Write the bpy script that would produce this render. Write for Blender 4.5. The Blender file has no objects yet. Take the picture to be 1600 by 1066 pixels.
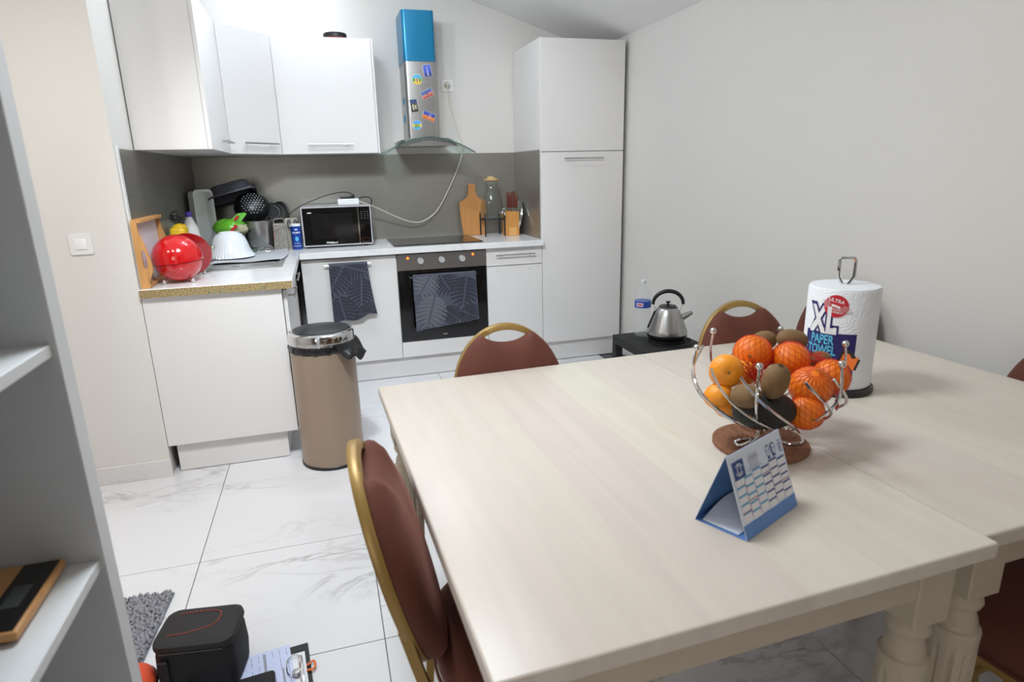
import bpy, bmesh, math, random
from mathutils import Vector, Matrix
random.seed(7)
PI = math.pi
scn = bpy.context.scene
COL = scn.collection

# ------------------------------------------------------------------ camera
cam_d = bpy.data.cameras.new('camera'); cam = bpy.data.objects.new('camera', cam_d); COL.objects.link(cam)
_r = Vector((0.95778933, -0.28650635, -0.02353084)); _u = Vector((0.0975238, 0.24683675, 0.9641373)); _f = Vector((0.27042319, 0.92573524, -0.2643588))
cam.matrix_world = Matrix(((_r.x, _u.x, -_f.x, -0.4272), (_r.y, _u.y, -_f.y, -4.6885), (_r.z, _u.z, -_f.z, 1.35327), (0, 0, 0, 1)))
cam_d.sensor_width = 36.0; cam_d.sensor_fit = 'HORIZONTAL'; cam_d.lens = 976.145 / 1600 * 36
cam_d.clip_start = 0.02
cam_d.dof.use_dof = True; cam_d.dof.focus_distance = 3.2; cam_d.dof.aperture_fstop = 5.6
scn.camera = cam

# ------------------------------------------------------------------ world, lights, exposure
w = bpy.data.worlds.new('world'); scn.world = w; w.use_nodes = True
w.node_tree.nodes['Background'].inputs[0].default_value = (0.62, 0.75, 1.0, 1)
w.node_tree.nodes['Background'].inputs[1].default_value = 1.0
scn.view_settings.view_transform = 'Standard'; scn.view_settings.look = 'None'
scn.view_settings.exposure = 0.12; scn.view_settings.gamma = 1.0
try: scn.view_settings.use_curve_mapping = False
except Exception: pass

def light(name, kind, loc, energy, col, target=None, size=0.1, size_y=None, spot=None, blend=0.5):
    d = bpy.data.lights.new(name, kind); d.energy = energy; d.color = col
    if kind == 'AREA':
        d.size = size
        if size_y: d.shape = 'RECTANGLE'; d.size_y = size_y
    else:
        d.shadow_soft_size = size
    if kind == 'SPOT': d.spot_size = spot; d.spot_blend = blend
    o = bpy.data.objects.new(name, d); COL.objects.link(o); o.location = loc
    if target is not None:
        o.rotation_euler = (Vector(target) - Vector(loc)).to_track_quat('-Z', 'Y').to_euler()
    return o
COOL = (0.80, 0.90, 1.0); DAY = (0.80, 0.90, 1.0); WARM = (1.0, 0.86, 0.72); NEUT = (1.0, 0.97, 0.93)
# two kitchen spots on a ceiling bar, and one close to the wall above the corner cabinets
light('kitchen_spot_a', 'POINT', (-0.05, -1.3, 2.44), 12.5, (0.80, 0.90, 1.0), size=0.05)
light('kitchen_spot_b', 'POINT', (-0.38, -1.3, 2.44), 11.5, (0.80, 0.90, 1.0), size=0.05)
light('kitchen_spot_wall', 'SPOT', (-0.55, -0.50, 2.68), 14, COOL, target=(-0.62, 0, 2.36), size=0.05, spot=2.2, blend=1.0)
# added fill spot without a real lamp, brightening the kitchen fronts
light('kitchen_front_fill', 'SPOT', (-0.5, -3.0, 2.6), 140, (0.82, 0.92, 1.0), target=(-0.15, -0.7, 0.35), size=0.08, spot=1.1, blend=0.9)
light('kitchen_right_fill', 'SPOT', (-0.2, -2.9, 2.5), 70, (0.95, 0.97, 1.0), target=(1.0, -0.1, 1.45), size=0.08, spot=0.75, blend=1.0)  # second added fill, lifts the tall cabinet and right back wall
# flat ceiling lamp over the left side of the table
light('table_ceiling_lamp', 'AREA', (-0.42, -3.15, 2.5), 28, (0.87, 0.95, 1.0), target=(-0.42, -3.15, 0), size=0.5)
# weak added fill behind the camera, no window is built there
light('rear_fill', 'AREA', (-1.6, -6.3, 1.5), 16, (1.0, 0.96, 0.92), target=(-0.4, -1, 0.9), size=1.2, size_y=1.4)
# warm passage bulb at the left, plus an added fill spot brightening the partition wall
light('passage_lamp', 'POINT', (-2.0, -3.0, 2.3), 15, (1.0, 0.90, 0.80), size=0.12)
light('partition_fill', 'SPOT', (-1.3, -3.3, 2.6), 32, (1.0, 0.87, 0.75), target=(-1.35, -1.65, 0.5), size=0.08, spot=1.3, blend=0.8)

# ------------------------------------------------------------------ materials
def lin(c):
    return tuple((x / 12.92 if x <= 0.04045 else ((x + 0.055) / 1.055) ** 2.4) for x in c)
def rgb(r, g, b): return lin((r / 255, g / 255, b / 255)) + (1,)
MATS = {}
def mat(name, col, rough=0.5, metal=0.0, noise=0.04, nscale=12.0, bump=0.0, bscale=200.0, spec=None, trans=0.0, alpha=None, sheen=0.0, coat=0.0, emit=None, emit_s=0.0, stretch=None, objrand=0.0, ior=None, sss=0.0):
    if name in MATS: return MATS[name]
    m = bpy.data.materials.new(name); m.use_nodes = True; MATS[name] = m
    nt = m.node_tree; b = nt.nodes['Principled BSDF']; L = nt.links.new
    b.inputs['Roughness'].default_value = rough; b.inputs['Metallic'].default_value = metal
    if spec is not None: b.inputs['Specular IOR Level'].default_value = spec
    if trans: b.inputs['Transmission Weight'].default_value = trans
    if ior: b.inputs['IOR'].default_value = ior
    if alpha is not None: b.inputs['Alpha'].default_value = alpha
    if sheen: b.inputs['Sheen Weight'].default_value = sheen; b.inputs['Sheen Roughness'].default_value = 0.35; b.inputs['Sheen Tint'].default_value = tuple(min(1, 3 * x + .1) for x in col[:3]) + (1,)
    if coat: b.inputs['Coat Weight'].default_value = coat; b.inputs['Coat Roughness'].default_value = 0.08
    if sss: b.inputs['Subsurface Weight'].default_value = sss; b.inputs['Subsurface Radius'].default_value = (0.01, 0.004, 0.002)
    if emit: b.inputs['Emission Color'].default_value = emit; b.inputs['Emission Strength'].default_value = emit_s
    tc = nt.nodes.new('ShaderNodeTexCoord'); mp = nt.nodes.new('ShaderNodeMapping'); L(tc.outputs['Object'], mp.inputs[0])
    if stretch: mp.inputs['Scale'].default_value = stretch
    if objrand:
        oi = nt.nodes.new('ShaderNodeObjectInfo'); mu = nt.nodes.new('ShaderNodeMath'); mu.operation = 'MULTIPLY'; mu.inputs[1].default_value = 37.0
        cb = nt.nodes.new('ShaderNodeCombineXYZ'); L(oi.outputs['Random'], mu.inputs[0])
        for i in range(3): L(mu.outputs[0], cb.inputs[i])
        L(cb.outputs[0], mp.inputs['Location'])
    n = nt.nodes.new('ShaderNodeTexNoise'); n.inputs['Scale'].default_value = nscale; n.inputs['Detail'].default_value = 4; L(mp.outputs[0], n.inputs[0])
    mr = nt.nodes.new('ShaderNodeMapRange'); mr.inputs[3].default_value = 1 - noise * 1.6; mr.inputs[4].default_value = 1 + noise * 1.6; L(n.outputs[0], mr.inputs[0])
    src = mr.outputs[0]
    if objrand:
        m2 = nt.nodes.new('ShaderNodeMapRange'); m2.inputs[3].default_value = 1 - objrand; m2.inputs[4].default_value = 1 + objrand; L(oi.outputs['Random'], m2.inputs[0])
        mm = nt.nodes.new('ShaderNodeMath'); mm.operation = 'MULTIPLY'; L(src, mm.inputs[0]); L(m2.outputs[0], mm.inputs[1]); src = mm.outputs[0]
    vm = nt.nodes.new('ShaderNodeVectorMath'); vm.operation = 'SCALE'; vm.inputs[0].default_value = col[:3]; L(src, vm.inputs['Scale'])
    L(vm.outputs[0], b.inputs['Base Color'])
    if bump:
        n2 = nt.nodes.new('ShaderNodeTexNoise'); n2.inputs['Scale'].default_value = bscale; n2.inputs['Detail'].default_value = 3; L(mp.outputs[0], n2.inputs[0])
        bp = nt.nodes.new('ShaderNodeBump'); bp.inputs['Strength'].default_value = bump; bp.inputs['Distance'].default_value = 0.01; L(n2.outputs[0], bp.inputs['Height']); L(bp.outputs[0], b.inputs['Normal'])
    return m

def marble(name, base, vein, rough, vscale=1.6, strength=0.8, width=0.05, rand=True):
    m = bpy.data.materials.new(name); m.use_nodes = True; MATS[name] = m
    nt = m.node_tree; b = nt.nodes['Principled BSDF']; L = nt.links.new
    b.inputs['Roughness'].default_value = rough
    tc = nt.nodes.new('ShaderNodeTexCoord'); mp = nt.nodes.new('ShaderNodeMapping'); L(tc.outputs['Object'], mp.inputs[0])
    mp.inputs['Rotation'].default_value = (0, 0, 0.6); mp.inputs['Scale'].default_value = (0.55, 1.25, 1)
    if rand:
        oi = nt.nodes.new('ShaderNodeObjectInfo'); mu = nt.nodes.new('ShaderNodeMath'); mu.operation = 'MULTIPLY'; mu.inputs[1].default_value = 53.0
        cb = nt.nodes.new('ShaderNodeCombineXYZ'); L(oi.outputs['Random'], mu.inputs[0]); L(mu.outputs[0], cb.inputs[0]); L(mu.outputs[0], cb.inputs[2]); L(cb.outputs[0], mp.inputs['Location'])
    def veins(scale, wd, dist):
        n = nt.nodes.new('ShaderNodeTexNoise'); n.inputs['Scale'].default_value = scale; n.inputs['Detail'].default_value = 7; n.inputs['Roughness'].default_value = 0.58; n.inputs['Distortion'].default_value = dist; L(mp.outputs[0], n.inputs[0])
        s = nt.nodes.new('ShaderNodeMath'); s.operation = 'SUBTRACT'; s.inputs[1].default_value = 0.5; L(n.outputs[0], s.inputs[0])
        a = nt.nodes.new('ShaderNodeMath'); a.operation = 'ABSOLUTE'; L(s.outputs[0], a.inputs[0])
        r = nt.nodes.new('ShaderNodeMapRange'); r.inputs[1].default_value = 0.0; r.inputs[2].default_value = wd; r.inputs[3].default_value = 1; r.inputs[4].default_value = 0; L(a.outputs[0], r.inputs[0])
        return r.outputs[0]
    v1 = veins(vscale, width * 0.4, 1.1); v2 = veins(vscale * 2.3, width * 0.5, 0.8)
    big = nt.nodes.new('ShaderNodeTexNoise'); big.inputs['Scale'].default_value = vscale * 1.1; big.inputs['Detail'].default_value = 2; L(mp.outputs[0], big.inputs[0])
    br = nt.nodes.new('ShaderNodeMapRange'); br.inputs[1].default_value = 0.44; br.inputs[2].default_value = 0.66; L(big.outputs[0], br.inputs[0])
    mx = nt.nodes.new('ShaderNodeMath'); mx.operation = 'MULTIPLY'; L(v2, mx.inputs[0]); mx.inputs[1].default_value = 0.55
    ad = nt.nodes.new('ShaderNodeMath'); ad.operation = 'ADD'; L(v1, ad.inputs[0]); L(mx.outputs[0], ad.inputs[1])
    m3 = nt.nodes.new('ShaderNodeMath'); m3.operation = 'MULTIPLY'; L(ad.outputs[0], m3.inputs[0]); L(br.outputs[0], m3.inputs[1])
    m4 = nt.nodes.new('ShaderNodeMath'); m4.operation = 'MULTIPLY'; m4.use_clamp = True; L(m3.outputs[0], m4.inputs[0]); m4.inputs[1].default_value = strength
    mix = nt.nodes.new('ShaderNodeMix'); mix.data_type = 'RGBA'; L(m4.outputs[0], mix.inputs[0]); mix.inputs[6].default_value = base; mix.inputs[7].default_value = vein
    L(mix.outputs[2], b.inputs['Base Color'])
    return m

def speckle(name, base, spot, scale=120, rough=0.8, lo=0.45, hi=0.6):
    m = bpy.data.materials.new(name); m.use_nodes = True; MATS[name] = m
    nt = m.node_tree; b = nt.nodes['Principled BSDF']; L = nt.links.new; b.inputs['Roughness'].default_value = rough
    tc = nt.nodes.new('ShaderNodeTexCoord'); n = nt.nodes.new('ShaderNodeTexNoise'); n.inputs['Scale'].default_value = scale; n.inputs['Detail'].default_value = 5; n.inputs['Roughness'].default_value = 0.7; L(tc.outputs['Object'], n.inputs[0])
    r = nt.nodes.new('ShaderNodeMapRange'); r.inputs[1].default_value = lo; r.inputs[2].default_value = hi; L(n.outputs[0], r.inputs[0])
    mix = nt.nodes.new('ShaderNodeMix'); mix.data_type = 'RGBA'; L(r.outputs[0], mix.inputs[0]); mix.inputs[6].default_value = base; mix.inputs[7].default_value = spot
    L(mix.outputs[2], b.inputs['Base Color']); return m

M_WALL = mat('white_wall_paint', rgb(222, 219, 214), 0.85, noise=0.01, nscale=3, bump=0.05, bscale=60)
M_CEIL = mat('white_ceiling_paint', rgb(240, 239, 237), 0.9, noise=0.01, nscale=3)
M_TILE = marble('marble_floor_tile', rgb(226, 225, 227), rgb(150, 145, 148), 0.16, vscale=1.7, strength=0.5)
M_SKIRT = marble('marble_skirting', rgb(222, 219, 218), rgb(140, 135, 138), 0.2, vscale=3.0, strength=0.9)
M_GROUT = mat('dark_grout', rgb(95, 95, 95), 0.9)
M_CAB = mat('white_cabinet_laminate', rgb(226, 223, 221), 0.32, noise=0.008, nscale=4)
M_CABEDGE = mat('cabinet_edge', rgb(205, 205, 210), 0.4, noise=0.01)
M_HANDLE = mat('brushed_steel_handle', rgb(190, 188, 184), 0.3, 1.0, noise=0.03)
M_STEEL = mat('brushed_steel', rgb(178, 177, 176), 0.3, 1.0, noise=0.06, nscale=30, stretch=(1, 1, 40))
M_CHROME = mat('chrome', rgb(215, 215, 215), 0.07, 1.0, noise=0.01)
M_SPLASH = mat('grey_brushed_splashback', rgb(158, 155, 147), 0.38, 0.75, noise=0.05, nscale=6, stretch=(1, 1, 30))
M_WTOP = marble('white_marble_laminate', rgb(228, 228, 228), rgb(180, 180, 182), 0.22, vscale=4, strength=0.5, rand=False)
M_CHIP = speckle('raw_chipboard', rgb(172, 150, 105), rgb(110, 95, 62), 160)
M_BLACKGLASS = mat('black_glass', rgb(14, 14, 15), 0.05, noise=0.0, spec=0.6)
M_BLACK = mat('black_plastic', rgb(24, 24, 25), 0.4, noise=0.03)
M_BLACKMAT = mat('black_matte', rgb(30, 30, 31), 0.7, noise=0.05)
M_WHITEP = mat('white_plastic', rgb(232, 232, 230), 0.35, noise=0.01)
M_BLUEFILM = mat('blue_protective_film', rgb(18, 122, 165), 0.25, 0.3, noise=0.04, nscale=40, stretch=(30, 1, 1))
M_GLASS = mat('clear_glass', rgb(235, 245, 242), 0.02, noise=0.0, trans=1.0, ior=1.45)
M_THINGLASS = mat('thin_clear_glass', rgb(225, 238, 234), 0.03, noise=0.0, alpha=0.10, spec=0.6)
M_PETG = mat('clear_bottle_plastic', rgb(235, 240, 242), 0.08, noise=0.0, alpha=0.16, spec=0.6)
def thin_glass(name, tint, refl=0.16, rough=0.03):
    m = bpy.data.materials.new(name); m.use_nodes = True; nt = m.node_tree; L = nt.links.new
    for n in list(nt.nodes): nt.nodes.remove(n)
    o = nt.nodes.new('ShaderNodeOutputMaterial'); mx = nt.nodes.new('ShaderNodeMixShader'); tr = nt.nodes.new('ShaderNodeBsdfTransparent'); gl_ = nt.nodes.new('ShaderNodeBsdfGlossy'); fr_ = nt.nodes.new('ShaderNodeLayerWeight')
    fr_.inputs['Blend'].default_value = 0.5; tr.inputs['Color'].default_value = tint; gl_.inputs['Roughness'].default_value = rough
    no = nt.nodes.new('ShaderNodeTexNoise'); no.inputs['Scale'].default_value = 9; bu = nt.nodes.new('ShaderNodeBump'); bu.inputs['Strength'].default_value = 0.04; L(no.outputs[0], bu.inputs['Height']); L(bu.outputs[0], gl_.inputs['Normal'])
    mm_ = nt.nodes.new('ShaderNodeMath'); mm_.operation = 'POWER'; mm_.inputs[1].default_value = 2.2; L(fr_.outputs['Facing'], mm_.inputs[0]); mq = nt.nodes.new('ShaderNodeMath'); mq.operation = 'MULTIPLY_ADD'; mq.inputs[1].default_value = refl * 2.2; mq.inputs[2].default_value = 0.03; L(mm_.outputs[0], mq.inputs[0]); L(mq.outputs[0], mx.inputs[0]); L(tr.outputs[0], mx.inputs[1]); L(gl_.outputs[0], mx.inputs[2]); L(mx.outputs[0], o.inputs['Surface'])
    return m
M_JAR = thin_glass('jar_glass', (0.97, 0.985, 0.98, 1), 0.14)
M_HOODGLASS = thin_glass('hood_canopy_glass', (0.86, 0.93, 0.91, 1), 0.10)
M_PLATEGL = thin_glass('pressed_plate_glass', (0.86, 0.90, 0.92, 1), 0.25, 0.08)
M_LED = mat('orange_led', rgb(255, 80, 10), 0.3, emit=rgb(255, 85, 15), emit_s=5.0)
M_WOODTRAY = mat('light_bamboo', rgb(205, 152, 92), 0.45, noise=0.16, nscale=9, stretch=(6, 6, 0.6))
M_BOARD = mat('acacia_board_wood', rgb(190, 132, 72), 0.45, noise=0.16, nscale=9, stretch=(9, 3, 0.5))
M_BLOCK = mat('beech_block_wood', rgb(200, 140, 72), 0.5, noise=0.1, nscale=9, stretch=(7, 3, 0.6))
M_DARKWOOD = mat('dark_knife_wood', rgb(104, 48, 34), 0.45, noise=0.12, nscale=20)
M_RED = mat('glossy_red_enamel', rgb(196, 16, 22), 0.12, noise=0.01, coat=0.6)
M_DKRED = mat('dark_red_gloss', rgb(150, 14, 20), 0.14, noise=0.02, coat=0.5)
M_TAUPE = mat('taupe_metal', rgb(158, 138, 120), 0.34, 0.25, noise=0.03)
M_BINBAG = mat('black_bin_bag', rgb(20, 20, 22), 0.28, noise=0.1, bump=0.4, bscale=60)
def table_wood(name):
    m = bpy.data.materials.new(name); m.use_nodes = True
    nt = m.node_tree; b = nt.nodes['Principled BSDF']; L = nt.links.new; b.inputs['Roughness'].default_value = 0.36
    tc = nt.nodes.new('ShaderNodeTexCoord'); mp = nt.nodes.new('ShaderNodeMapping'); L(tc.outputs['Object'], mp.inputs[0]); mp.inputs['Scale'].default_value = (9, 0.7, 4)
    oi = nt.nodes.new('ShaderNodeObjectInfo'); mu = nt.nodes.new('ShaderNodeMath'); mu.operation = 'MULTIPLY'; mu.inputs[1].default_value = 41; L(oi.outputs['Random'], mu.inputs[0])
    cb = nt.nodes.new('ShaderNodeCombineXYZ'); L(mu.outputs[0], cb.inputs[0]); L(mu.outputs[0], cb.inputs[1]); L(cb.outputs[0], mp.inputs['Location'])
    n = nt.nodes.new('ShaderNodeTexNoise'); n.inputs['Scale'].default_value = 3.0; n.inputs['Detail'].default_value = 6; n.inputs['Distortion'].default_value = 0.6; L(mp.outputs[0], n.inputs[0])
    hue = nt.nodes.new('ShaderNodeMix'); hue.data_type = 'RGBA'; L(oi.outputs['Random'], hue.inputs[0]); hue.inputs[6].default_value = rgb(215, 207, 193); hue.inputs[7].default_value = rgb(209, 196, 186)
    r1 = nt.nodes.new('ShaderNodeMapRange'); r1.inputs[1].default_value = 0.3; r1.inputs[2].default_value = 0.7; r1.inputs[3].default_value = 0.96; r1.inputs[4].default_value = 1.04; L(n.outputs[0], r1.inputs[0])
    vm = nt.nodes.new('ShaderNodeVectorMath'); vm.operation = 'SCALE'; L(hue.outputs[2], vm.inputs[0]); L(r1.outputs[0], vm.inputs['Scale'])
    mp2 = nt.nodes.new('ShaderNodeMapping'); mp2.inputs['Scale'].default_value = (16, 1.6, 4); L(tc.outputs['Object'], mp2.inputs[0]); L(cb.outputs[0], mp2.inputs['Location'])
    n2 = nt.nodes.new('ShaderNodeTexNoise'); n2.inputs['Scale'].default_value = 2.2; n2.inputs['Detail'].default_value = 4; L(mp2.outputs[0], n2.inputs[0])
    r2 = nt.nodes.new('ShaderNodeMapRange'); r2.inputs[1].default_value = 0.68; r2.inputs[2].default_value = 0.78; r2.inputs[4].default_value = 0.35; L(n2.outputs[0], r2.inputs[0])
    st = nt.nodes.new('ShaderNodeMix'); st.data_type = 'RGBA'; L(r2.outputs[0], st.inputs[0]); L(vm.outputs[0], st.inputs[6]); st.inputs[7].default_value = rgb(196, 172, 128)
    L(st.outputs[2], b.inputs['Base Color']); return m
M_TABLE = table_wood('whitewashed_maple_boards')
M_TABLEAPR = mat('whitewashed_maple_frame', rgb(190, 176, 156), 0.5, noise=0.05, nscale=6, stretch=(3, 3, 3))
M_GOLD = mat('gold_painted_frame', rgb(160, 128, 70), 0.4, 0.3, noise=0.03)
M_VELVET = mat('brown_velvet', rgb(96, 50, 36), 0.8, noise=0.16, nscale=7, sheen=0.5, bump=0.05, bscale=400)
M_CORK = speckle('cork', rgb(150, 104, 76), rgb(112, 74, 52), 260, 0.9)
M_ORANGE = mat('orange_peel', rgb(244, 126, 14), 0.38, noise=0.05, bump=0.25, bscale=300, sss=0.05)
M_CLEM = mat('clementine_peel', rgb(250, 156, 34), 0.38, noise=0.05, bump=0.2, bscale=280, sss=0.05)
M_KIWI = mat('kiwi_skin', rgb(128, 98, 62), 0.75, noise=0.12, nscale=40, bump=0.2, bscale=500)
M_AVO = mat('avocado_skin', rgb(38, 36, 33), 0.55, noise=0.2, nscale=60, bump=0.5, bscale=220)
M_NET = mat('red_plastic_net', rgb(205, 28, 22), 0.4)
M_PAPER = mat('white_paper', rgb(232, 233, 238), 0.8, noise=0.01)
M_SHELF = mat('white_shelf_laminate', rgb(224, 225, 226), 0.4, noise=0.01)
M_RUG = mat('grey_chenille', rgb(150, 150, 156), 0.95, noise=0.15, nscale=60)
M_BAGBLK = mat('black_nylon', rgb(24, 23, 25), 0.75, noise=0.08, bump=0.1, bscale=600)
M_NAVY = mat('navy_print', rgb(38, 32, 104), 0.5)
M_SKY = mat('sky_blue_print', rgb(92, 188, 226), 0.5)
M_REDP = mat('red_print', rgb(200, 34, 50), 0.5)
M_WPRINT = mat('white_print', rgb(238, 238, 240), 0.5)

# ------------------------------------------------------------------ mesh builder
class MB:
    def __init__(s): s.v = []; s.f = []
    def add(s, vs, fs):
        o = len(s.v); s.v += [tuple(a) for a in vs]; s.f += [tuple(i + o for i in f) for f in fs]; return s
    def bm(s, b):
        b.verts.ensure_lookup_table(); b.verts.index_update()
        s.add([v.co[:] for v in b.verts], [[v.index for v in f.verts] for f in b.faces]); b.free(); return s
    def box(s, x0, x1, y0, y1, z0, z1, bev=0.0, seg=2, M=None):
        b = bmesh.new(); bmesh.ops.create_cube(b, size=1)
        for v in b.verts: v.co = Vector(((x0 + x1) / 2 + v.co.x * (x1 - x0), (y0 + y1) / 2 + v.co.y * (y1 - y0), (z0 + z1) / 2 + v.co.z * (z1 - z0)))
        if bev: bmesh.ops.bevel(b, geom=b.edges[:] + b.verts[:], offset=bev, segments=seg, profile=0.5, affect='EDGES')
        if M is not None: b.transform(M)
        return s.bm(b)
    def tube(s, pts, r, n=8, closed=False, sq=None):
        P = [Vector(p) for p in pts]; m = len(P); R = r if isinstance(r, (list, tuple)) else [r] * m
        T = []
        for i in range(m):
            a = P[(i - 1) % m] if (closed or i > 0) else P[i]; c = P[(i + 1) % m] if (closed or i < m - 1) else P[i]
            t = (c - a); T.append(t.normalized() if t.length > 1e-9 else Vector((0, 0, 1)))
        up = Vector((0, 0, 1)) if abs(T[0].z) < 0.9 else Vector((1, 0, 0))
        N = (up - T[0] * up.dot(T[0])).normalized(); vs = []
        for i in range(m):
            N = (N - T[i] * N.dot(T[i])).normalized(); B = T[i].cross(N)
            for k in range(n):
                a = 2 * PI * k / n + (PI / n if n == 4 else 0)
                vs.append(P[i] + R[i] * (math.cos(a) * N * (sq[0] if sq else 1) + math.sin(a) * B * (sq[1] if sq else 1)))
        fs = []
        for i in range(m if closed else m - 1):
            j = (i + 1) % m
            for k in range(n): fs.append((i * n + k, i * n + (k + 1) % n, j * n + (k + 1) % n, j * n + k))
        if not closed: fs.append(tuple(range(n))[::-1]); fs.append(tuple((m - 1) * n + k for k in range(n)))
        return s.add(vs, fs)
    def lathe(s, prof, n=32, c=(0, 0, 0), M=None, mod=None):
        vs = []; fs = []; m = len(prof)
        for i, (r, z) in enumerate(prof):
            for k in range(n):
                a = 2 * PI * k / n; rr = max(r, 1e-5) * (mod(i, a, z) if mod else 1)
                p = Vector((rr * math.cos(a), rr * math.sin(a), z))
                if M is not None: p = M @ p
                vs.append(p + Vector(c))
        for i in range(m - 1):
            for k in range(n): fs.append((i * n + k, i * n + (k + 1) % n, (i + 1) * n + (k + 1) % n, (i + 1) * n + k))
        fs.append(tuple(range(n))[::-1]); fs.append(tuple((m - 1) * n + k for k in range(n)))
        return s.add(vs, fs)
    def ball(s, c, r, nu=20, nv=12, M=None, shape=None):
        rx, ry, rz = r if isinstance(r, (tuple, list)) else (r, r, r)
        prof = [(math.sin(PI * i / nv), -math.cos(PI * i / nv)) for i in range(nv + 1)]
        vs = []; fs = []
        for i, (a, z) in enumerate(prof):
            for k in range(nu):
                t = 2 * PI * k / nu; p = Vector((max(a, 1e-4) * math.cos(t), max(a, 1e-4) * math.sin(t), z))
                if shape: p = shape(p)
                p = Vector((p.x * rx, p.y * ry, p.z * rz))
                if M is not None: p = M @ p
                vs.append(p + Vector(c))
        for i in range(nv):
            for k in range(nu): fs.append((i * nu + k, i * nu + (k + 1) % nu, (i + 1) * nu + (k + 1) % nu, (i + 1) * nu + k))
        return s.add(vs, fs)
    def prism(s, poly, d, fn):
        n = len(poly)
        vs = [fn(a, b, 0) for a, b in poly] + [fn(a, b, d) for a, b in poly]
        fs = [tuple(range(n))[::-1], tuple(range(n, 2 * n))] + [(i, (i + 1) % n, n + (i + 1) % n, n + i) for i in range(n)]
        return s.add(vs, fs)
    def prism_hole(s, outer, inner, d, fn):
        n = len(outer); assert len(inner) == n
        vs = [fn(a, b, 0) for a, b in outer] + [fn(a, b, 0) for a, b in inner] + [fn(a, b, d) for a, b in outer] + [fn(a, b, d) for a, b in inner]
        fs = []
        for i in range(n):
            j = (i + 1) % n
            fs += [(i, n + i, n + j, j), (2 * n + i, 2 * n + j, 3 * n + j, 3 * n + i), (i, j, 2 * n + j, 2 * n + i), (n + i, 3 * n + i, 3 * n + j, n + j)]
        return s.add(vs, fs)
    def grid(s, fn, nu, nv, th=0.0):
        vs = [Vector(fn(i / nu, j / nv)) for j in range(nv + 1) for i in range(nu + 1)]; W = nu + 1
        fs = [(j * W + i, j * W + i + 1, (j + 1) * W + i + 1, (j + 1) * W + i) for j in range(nv) for i in range(nu)]
        if th:
            e = 1e-3; off = len(vs); bk = []
            for j in range(nv + 1):
                for i in range(nu + 1):
                    u, v = i / nu, j / nv; p = Vector(fn(u, v))
                    du = Vector(fn(min(1, u + e), v)) - Vector(fn(max(0, u - e), v)); dv = Vector(fn(u, min(1, v + e))) - Vector(fn(u, max(0, v - e)))
                    nn = du.cross(dv); nn = nn.normalized() if nn.length > 1e-12 else Vector((0, 0, 1)); bk.append(p - nn * th)
            f2 = [tuple(off + k for k in f[::-1]) for f in fs]
            edge = [i for i in range(W)] + [j * W + nu for j in range(1, nv + 1)] + [nv * W + i for i in range(nu - 1, -1, -1)] + [j * W for j in range(nv - 1, 0, -1)]
            m = len(edge); rim = [(edge[(k + 1) % m], edge[k], edge[k] + off, edge[(k + 1) % m] + off) for k in range(m)]
            vs += bk; fs += f2 + rim
        return s.add(vs, fs)
    def xf(s, M):
        s.v = [tuple(M @ Vector(p)) for p in s.v]; return s
    def build(s, name, m, parent=None, org=None, smooth=True, ang=0.6):
        me = bpy.data.meshes.new(name); o0 = Vector(org) if org is not None else Vector((0, 0, 0))
        me.from_pydata([tuple(Vector(p) - o0) for p in s.v], [], s.f); me.update()
        b = bmesh.new(); b.from_mesh(me); bmesh.ops.recalc_face_normals(b, faces=b.faces[:]); b.to_mesh(me); b.free()
        if smooth:
            me.polygons.foreach_set('use_smooth', [True] * len(me.polygons)); me.set_sharp_from_angle(angle=ang)
        me.materials.append(m)
        o = bpy.data.objects.new(name, me); COL.objects.link(o)
        if parent is not None: o.parent = parent
        elif org is not None: o.location = o0
        return o

def tag(o, label, cat, group=None):
    o['label'] = label; o['category'] = cat
    if group: o['group'] = group
    return o
def thing(name, label, cat, loc=(0, 0, 0), rz=0.0, group=None):
    o = bpy.data.objects.new(name, None); COL.objects.link(o); o.location = loc; o.rotation_euler = (0, 0, rz); o.empty_display_size = 0.05
    return tag(o, label, cat, group)
def struct(o): o['kind'] = 'structure'; return o
def part(root, name, mb, m, **k):
    """mb is in world coordinates; root has no rotation"""
    return mb.build(name, m, root, org=root.location, **k)
def sub(parent, root, name, mb, m, **k):
    o = mb.build(name, m, parent, org=root.location, **k); return o
def copy_tree(o, parent=None):
    c = o.copy(); COL.objects.link(c); c.parent = parent
    for ch in list(o.children): copy_tree(ch, c)
    return c
def text_mb(body, size, fn, bold=0.0, align='CENTER', sx=1.0, spacing=1.0):
    """flat lettering: fn(x, y) -> world point"""
    cu = bpy.data.curves.new('t', 'FONT'); cu.body = body; cu.size = size; cu.align_x = align; cu.align_y = 'CENTER'; cu.offset = bold; cu.space_character = spacing; cu.resolution_u = 3
    o = bpy.data.objects.new('t', cu); COL.objects.link(o); bpy.context.view_layer.update()
    me = bpy.data.meshes.new_from_object(o.evaluated_get(bpy.context.evaluated_depsgraph_get()))
    mb = MB(); mb.add([fn(v.co.x * sx, v.co.y) for v in me.vertices], [tuple(p.vertices) for p in me.polygons])
    bpy.data.objects.remove(o); bpy.data.curves.remove(cu); bpy.data.meshes.remove(me); return mb
def disc_mb(f, cx, cy, rx, ry, nr=5, na=28):
    vs = [f(cx, cy)] + [f(cx + rx * (i + 1) / nr * math.cos(2 * PI * k / na), cy + ry * (i + 1) / nr * math.sin(2 * PI * k / na)) for i in range(nr) for k in range(na)]
    fs = [(0, 1 + k, 1 + (k + 1) % na) for k in range(na)] + [(1 + i * na + k, 1 + (i + 1) * na + k, 1 + (i + 1) * na + (k + 1) % na, 1 + i * na + (k + 1) % na) for i in range(nr - 1) for k in range(na)]
    return MB().add(vs, fs)
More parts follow.
